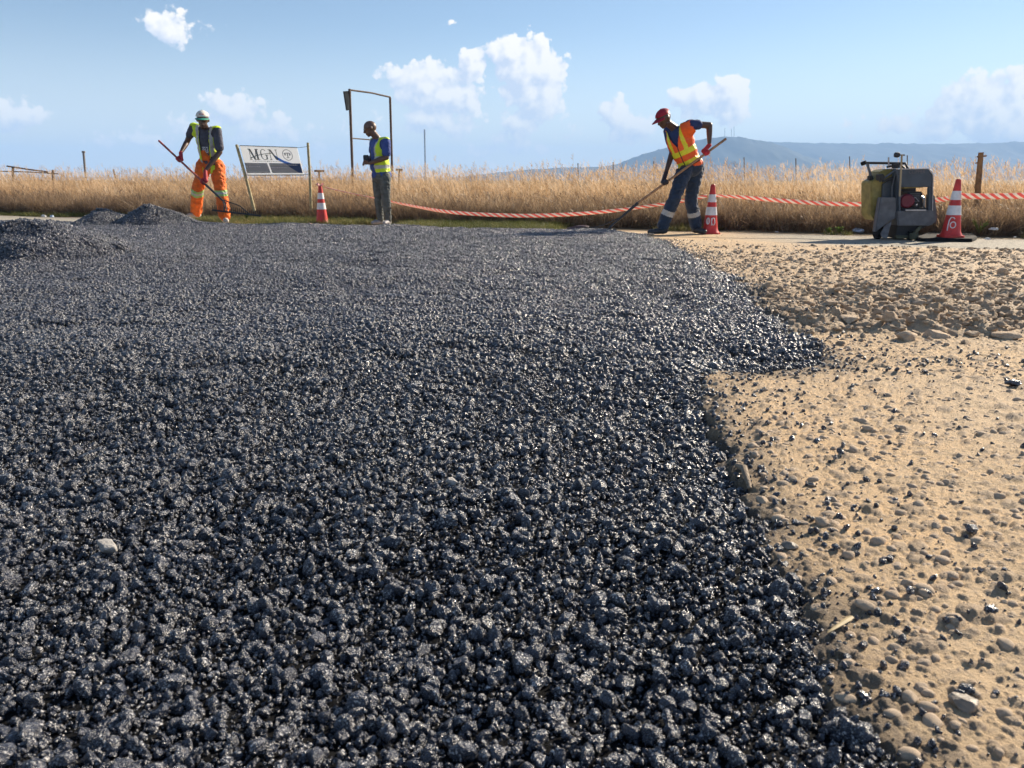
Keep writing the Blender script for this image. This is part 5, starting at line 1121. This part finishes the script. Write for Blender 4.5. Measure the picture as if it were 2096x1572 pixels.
def vcut3(c):
    t, s_, f = tl3(c); c = Vector(c)
    if t < .10 or t > 1.03 or (c - JM['neck']).length < .088: return True
    if (c - JM['shN'] - (JM['elN'] - JM['shN']).normalized() * .05).length < .105 or (c - JM['shF'] - (JM['elF'] - JM['shF']).normalized() * .05).length < .10: return True
    return f > .02 and abs(s_) < .085 + .03 * t
def vas3(c):
    t, s_, f = tl3(c)
    if .20 < t < .29 or .43 < t < .52: return 1
    return 1 if t > .55 and .10 < abs(s_) < .13 and f > 0 else 0
organic('safety_vest', tp, .0075, [YEL, SILVER], e, inflate=.021, wrinkle=.014, wscale=11, cut=vcut3, assign=vas3, solid=.004, seed=23)
lg = [('e', J['hip'], (.155, .13, .11), RM, UM)] + leg_prims(J['hipA'], J['kneeA'], J['ankA'], 1.12) + leg_prims(J['hipB'], J['kneeB'], J['ankB'], 1.12)
organic('trousers', lg, .009, [GREYT], e, inflate=.012, wrinkle=.020, wscale=16, seed=24, cut=lambda c: c.z > J['hip'].z + .09)
for k in 'AB': organic('shoe', foot_prims(J['ank' + k], J['toe' + k], .95, J['toe' + k].z - .005), .007, SHOE_G, e)
mb = MB(); q = P(748, 323, YM - .20); mb.box(q + Vector((-.035, -.02, -.04)), q + Vector((.05, .045, .045))); o = mb.build('pouch', BLK, bevel=.008); origin_fix(o); tag(o, 'small black pouch held by the man in the blue shirt', 'pouch')
mb = MB(); c0 = J['head']; U_, F_, R_ = frame(upM, faceM)
mb.tube([c0 + R_ * .018 + F_ * .116, c0 - R_ * .018 + F_ * .116], .002, 5)
for sg in (-1, 1): mb.tube([c0 + R_ * sg * .090 + U_ * .004 - F_ * .01, c0 + R_ * sg * .084 + U_ * .006 + F_ * .092], .0022, 5); mb.tube([c0 + R_ * sg * .036 + F_ * .111 + (R_ * math.cos(a) * .021 + U_ * math.sin(a) * .016) for a in np.linspace(0, 6.28, 14)], .0022, 5)
mb.build('glasses', BLK, e)

# ------------------------------------------------------------------ floor saw machine
YS = 10.12
e = empty('road_saw', P(1846, 491, YS), 'yellow and grey road saw with a red engine standing on the road edge at right', 'machine')
MG = mat('machine_blue_grey', (.055, .072, .095), .45, .2, 10, .2, 100); MG2 = mat('machine_grey', (.115, .12, .135), .5, .25, 12, .2, 100); MY = mat('machine_yellow', (.29, .235, .07), .55, .3, 9, .2, 80); MD = mat('machine_dark', (.022, .023, .027), .6, .3, 20); ER = mat('engine_red', (.16, .012, .028), .5, .2, 20); CHR = mat('bare_steel', (.42, .42, .44), .35, .2, 20, metal=.8); ODR = mat('drab_olive', (.10, .10, .06), .7, .3, 20)
def px(name, pts, m, dy0=0., th=.05, bev=.006, par=e, skew=(0, 0)): mb = MB(); mb.prism([P(a, b, YS + dy0) for a, b in pts], (skew[0], th, skew[1])); return mb.build(name, m, par, bevel=bev)
def tb(name, pts, r, m=MD, par=e, n=8): mb = MB(); mb.tube([P(a, b, YS + (c[0] if c else 0)) for a, b, *c in pts], r, n); return mb.build(name, m, par, smooth=True)
hood = px('hood', [(1836, 347), (1901, 346), (1910, 359), (1909, 383), (1842, 383), (1834, 356)], MG, .0, .50, .010)
px('hood_sunlit_edge', [(1834, 345.2), (1901, 344.6), (1902, 346.2), (1835, 347.2)], CHR, -.012, .50, .002)  # lighter strip stands in for sunlight on the hood's top edge
px('hood_side', [(1902.5, 346), (1911.5, 358), (1910.3, 360), (1901.5, 348)], CHR, -.016, .45, .002)
px('side_post', [(1900.5, 383), (1909, 383), (1908, 432), (1900, 432)], MG, .0, .04); px('front_strip', [(1909.3, 360), (1911, 360), (1909.8, 431), (1908.3, 431)], CHR, -.012, .03, .001)
px('side_post', [(1834, 356), (1843, 380), (1843, 434), (1834, 434)], MG, .0, .05)
px('rear_panel', [(1843, 383), (1875, 383), (1875, 430), (1843, 430)], MD, .42, .02, .002)
px('skirt_panel', [(1836, 432), (1911, 430), (1918, 452), (1906, 462), (1838, 462)], MG2, -.05, .50, .012); px('tray_rim', [(1854, 429), (1896, 429), (1896, 431.5), (1854, 431.5)], CHR, -.06, .02, .001)
px('end_guard', [(1897, 398), (1913.5, 400), (1919, 446), (1916, 460), (1909, 452), (1909, 432), (1897, 428)], MG2, .06, .03)
px('under_frame', [(1836, 460), (1902, 461), (1878, 472), (1876, 486), (1834, 488)], MD, .03, .42)
px('side_panel', [(1783, 372), (1796, 366), (1800, 352), (1812, 346.5), (1833, 346.5), (1835, 356), (1830, 362), (1807, 378), (1806, 446), (1792, 452), (1783, 440)], MY, .12, .30, .012)
px('inner_panel', [(1807, 377), (1834, 360), (1834, 404), (1806, 404)], MG, .08, .03, .003)
px('blade_guard', [(1803, 404), (1834, 404), (1835, 446), (1822, 452), (1792, 476), (1797, 440)], MG2, -.02, .10, .010)
mb = MB(); mb.prism([P(1826, 452, YS - .02), P(1816, 489, YS - .12), P(1805, 486, YS - .12), P(1803, 478, YS - .10), P(1812, 462, YS - .04)], (0, .02, .0)); mb.build('mud_flap', mat('grey_rubber', (.16, .15, .15), .7, .3, 14), e, bevel=.004)
mb = MB(); mb.lathe(P(1797, 474, YS + .18), [(.0, -.03), (.09, -.03), (.098, -.02), (.098, .02), (.09, .03), (.0, .03)], 30, axis=Vector((1, 0, 0))); mb.build('wheel', BLACKR, e, smooth=True)
mb = MB(); mb.lathe(P(1862, 482, YS + .02), [(.0, -.025), (.055, -.025), (.06, -.02), (.06, .02), (.055, .025), (.0, .025)], 26, axis=Vector((1, 0, 0))); mb.build('wheel', BLACKR, e, smooth=True)
px('clamp_box', [(1866, 478), (1876, 477), (1881, 479), (1881, 491), (1867, 491)], ODR, -.10, .07, .006); px('bracket', [(1868, 478), (1884, 462), (1888, 464), (1878, 478)], ODR, -.05, .03)
px('bracket', [(1835, 482), (1868, 482), (1868, 488), (1835, 489)], ODR, .0, .06)
# engine
mb = MB(); mb.lathe(P(1853, 411, YS + .10), [(.0, -.02), (.07, -.02), (.088, .0), (.088, .10), (.07, .12), (.0, .12)], 26, axis=Vector((-.25, -1, 0))); mb.build('recoil_starter', ER, e, smooth=True)
px('engine_block', [(1858, 392), (1889, 392), (1890, 426), (1857, 426)], MD, .08, .22, .012)
for k in range(6): px('cooling_fin', [(1864, 396 + k * 3.2), (1883, 396 + k * 3.2), (1883, 397.4 + k * 3.2), (1864, 397.4 + k * 3.2)], MG2, .055, .04, .0)
px('fuel_tank', [(1850, 379), (1889, 378), (1892, 384), (1849, 386)], MY, .03, .24, .01)
mb = MB(); mb.lathe(P(1872, 420, YS + .05), [(.0, 0), (.022, 0), (.024, .02), (.012, .05), (.0, .055)], 16, axis=Vector((0, -1, 0))); mb.build('filler_cap', CHR, e, smooth=True)
tb('exhaust_pipe', [(1886, 402, .06), (1892, 408, .02), (1891, 424, .05)], .016, CHR); tb('throttle_cable', [(1860, 400, .04), (1866, 406, .0), (1874, 404, .02), (1880, 412, .03)], .005, CHR); px('base_plate', [(1845, 426), (1898, 425), (1899, 431), (1845, 431)], MD, .02, .35, .004)
# frame bars by the blade guard
tb('frame_bar', [(1834, 347, -.02), (1800, 372, .05)], .013, MG); tb('frame_bar', [(1834, 348, -.02), (1826, 384, .02), (1826, 404, .02)], .010, MG); tb('frame_bar', [(1834, 347, -.03), (1841, 380, -.03), (1841, 432, -.02)], .014, MG); tb('frame_bar', [(1806, 372, .02), (1828, 362, .02)], .012, MD)
px('pivot_block', [(1801, 357), (1809, 356), (1812, 362), (1809, 370), (1801, 369)], MD, .0, .12)
# handle
tb('handle_bar', [(1765, 334, .35), (1776, 333.5, .30), (1853, 334.5, .10), (1857, 343, .08), (1860, 348, .06)], .016, MD); tb('hand_grip', [(1763, 336, .36), (1773, 332, .32)], .026, BLACKR)
tb('handle_arm', [(1775, 335, .30), (1779, 348, .28), (1784, 366, .24)], .017, MG2); px('pivot_block', [(1780, 360), (1787, 359), (1789, 368), (1781, 369)], MD, .2, .08)
tb('control_lever', [(1819, 340, .16), (1819, 322, .16)], .010, CHR); tb('handle_brace', [(1815, 342, .2), (1842, 336, .12), (1852, 345, .1)], .014, MD); px('throttle_box', [(1830, 336), (1842, 334), (1843, 344), (1831, 345)], MD, .08, .08)
tb('pointer_rod', [(1846, 316, -.10), (1844.5, 347, -.08), (1841.5, 402, -.10)], .012, mat('rod_tan', (.40, .31, .19), .6)); tb('crank', [(1835, 317, -.1), (1852, 317.5, -.1)], .009, MG2); mb = MB(); mb.lathe(P(1836, 317, YS - .12), [(.0, -.03), (.03, -.025), (.034, 0), (.03, .025), (.0, .03)], 14, axis=Vector((1, .2, 0))); mb.build('crank_knob', MD, e, smooth=True)
# lettering on the hood
def text(s_, p0, p1, m, par, name='lettering'):
    cu = bpy.data.curves.new(name, 'FONT'); cu.body = s_; cu.extrude = .0015; o = bpy.data.objects.new('tmp', cu); COL.objects.link(o); dg = bpy.context.evaluated_depsgraph_get(); me = bpy.data.meshes.new_from_object(o.evaluated_get(dg)); bpy.data.objects.remove(o)
    xs = [v.co.x for v in me.vertices]; sc = (p1 - p0).length / (max(xs) - min(xs)); X = (p1 - p0).normalized(); Z = X.cross(Vector((0, 1, 0))); Z = Vector((0, 0, 1)); x0 = min(xs)
    for v in me.vertices: v.co = p0 + X * (v.co.x - x0) * sc + Z * v.co.y * sc + Vector((0, -v.co.z * sc, 0))
    me.materials.append(m); me.name = name; return link(name, me, None, par)
text('CLIPPER', P(1860, 355.0, YS - .008), P(1894, 354.6, YS - .008), mat('hood_lettering', (.16, .15, .16), .5), e)

# ------------------------------------------------------------------ air
mb = MB(); HTOP = 218; mb.box((-5600, -5600, -1.4), (5600, 5600, HTOP)); me_ = mb.build('haze', [])
hz = bpy.data.materials.new('haze_air'); hz.use_nodes = True; t = NT(hz.node_tree); t.n.clear(); out = t.new('ShaderNodeOutputMaterial'); pv = t.new('ShaderNodeVolumePrincipled')
pv.inputs['Density'].default_value = .00029; pv.inputs['Color'].default_value = (.38, .62, 1.0, 1); pv.inputs['Anisotropy'].default_value = .0; t.l.new(pv.outputs[0], out.inputs['Volume'])
me_.data.materials.append(hz); me_['kind'] = 'stuff'
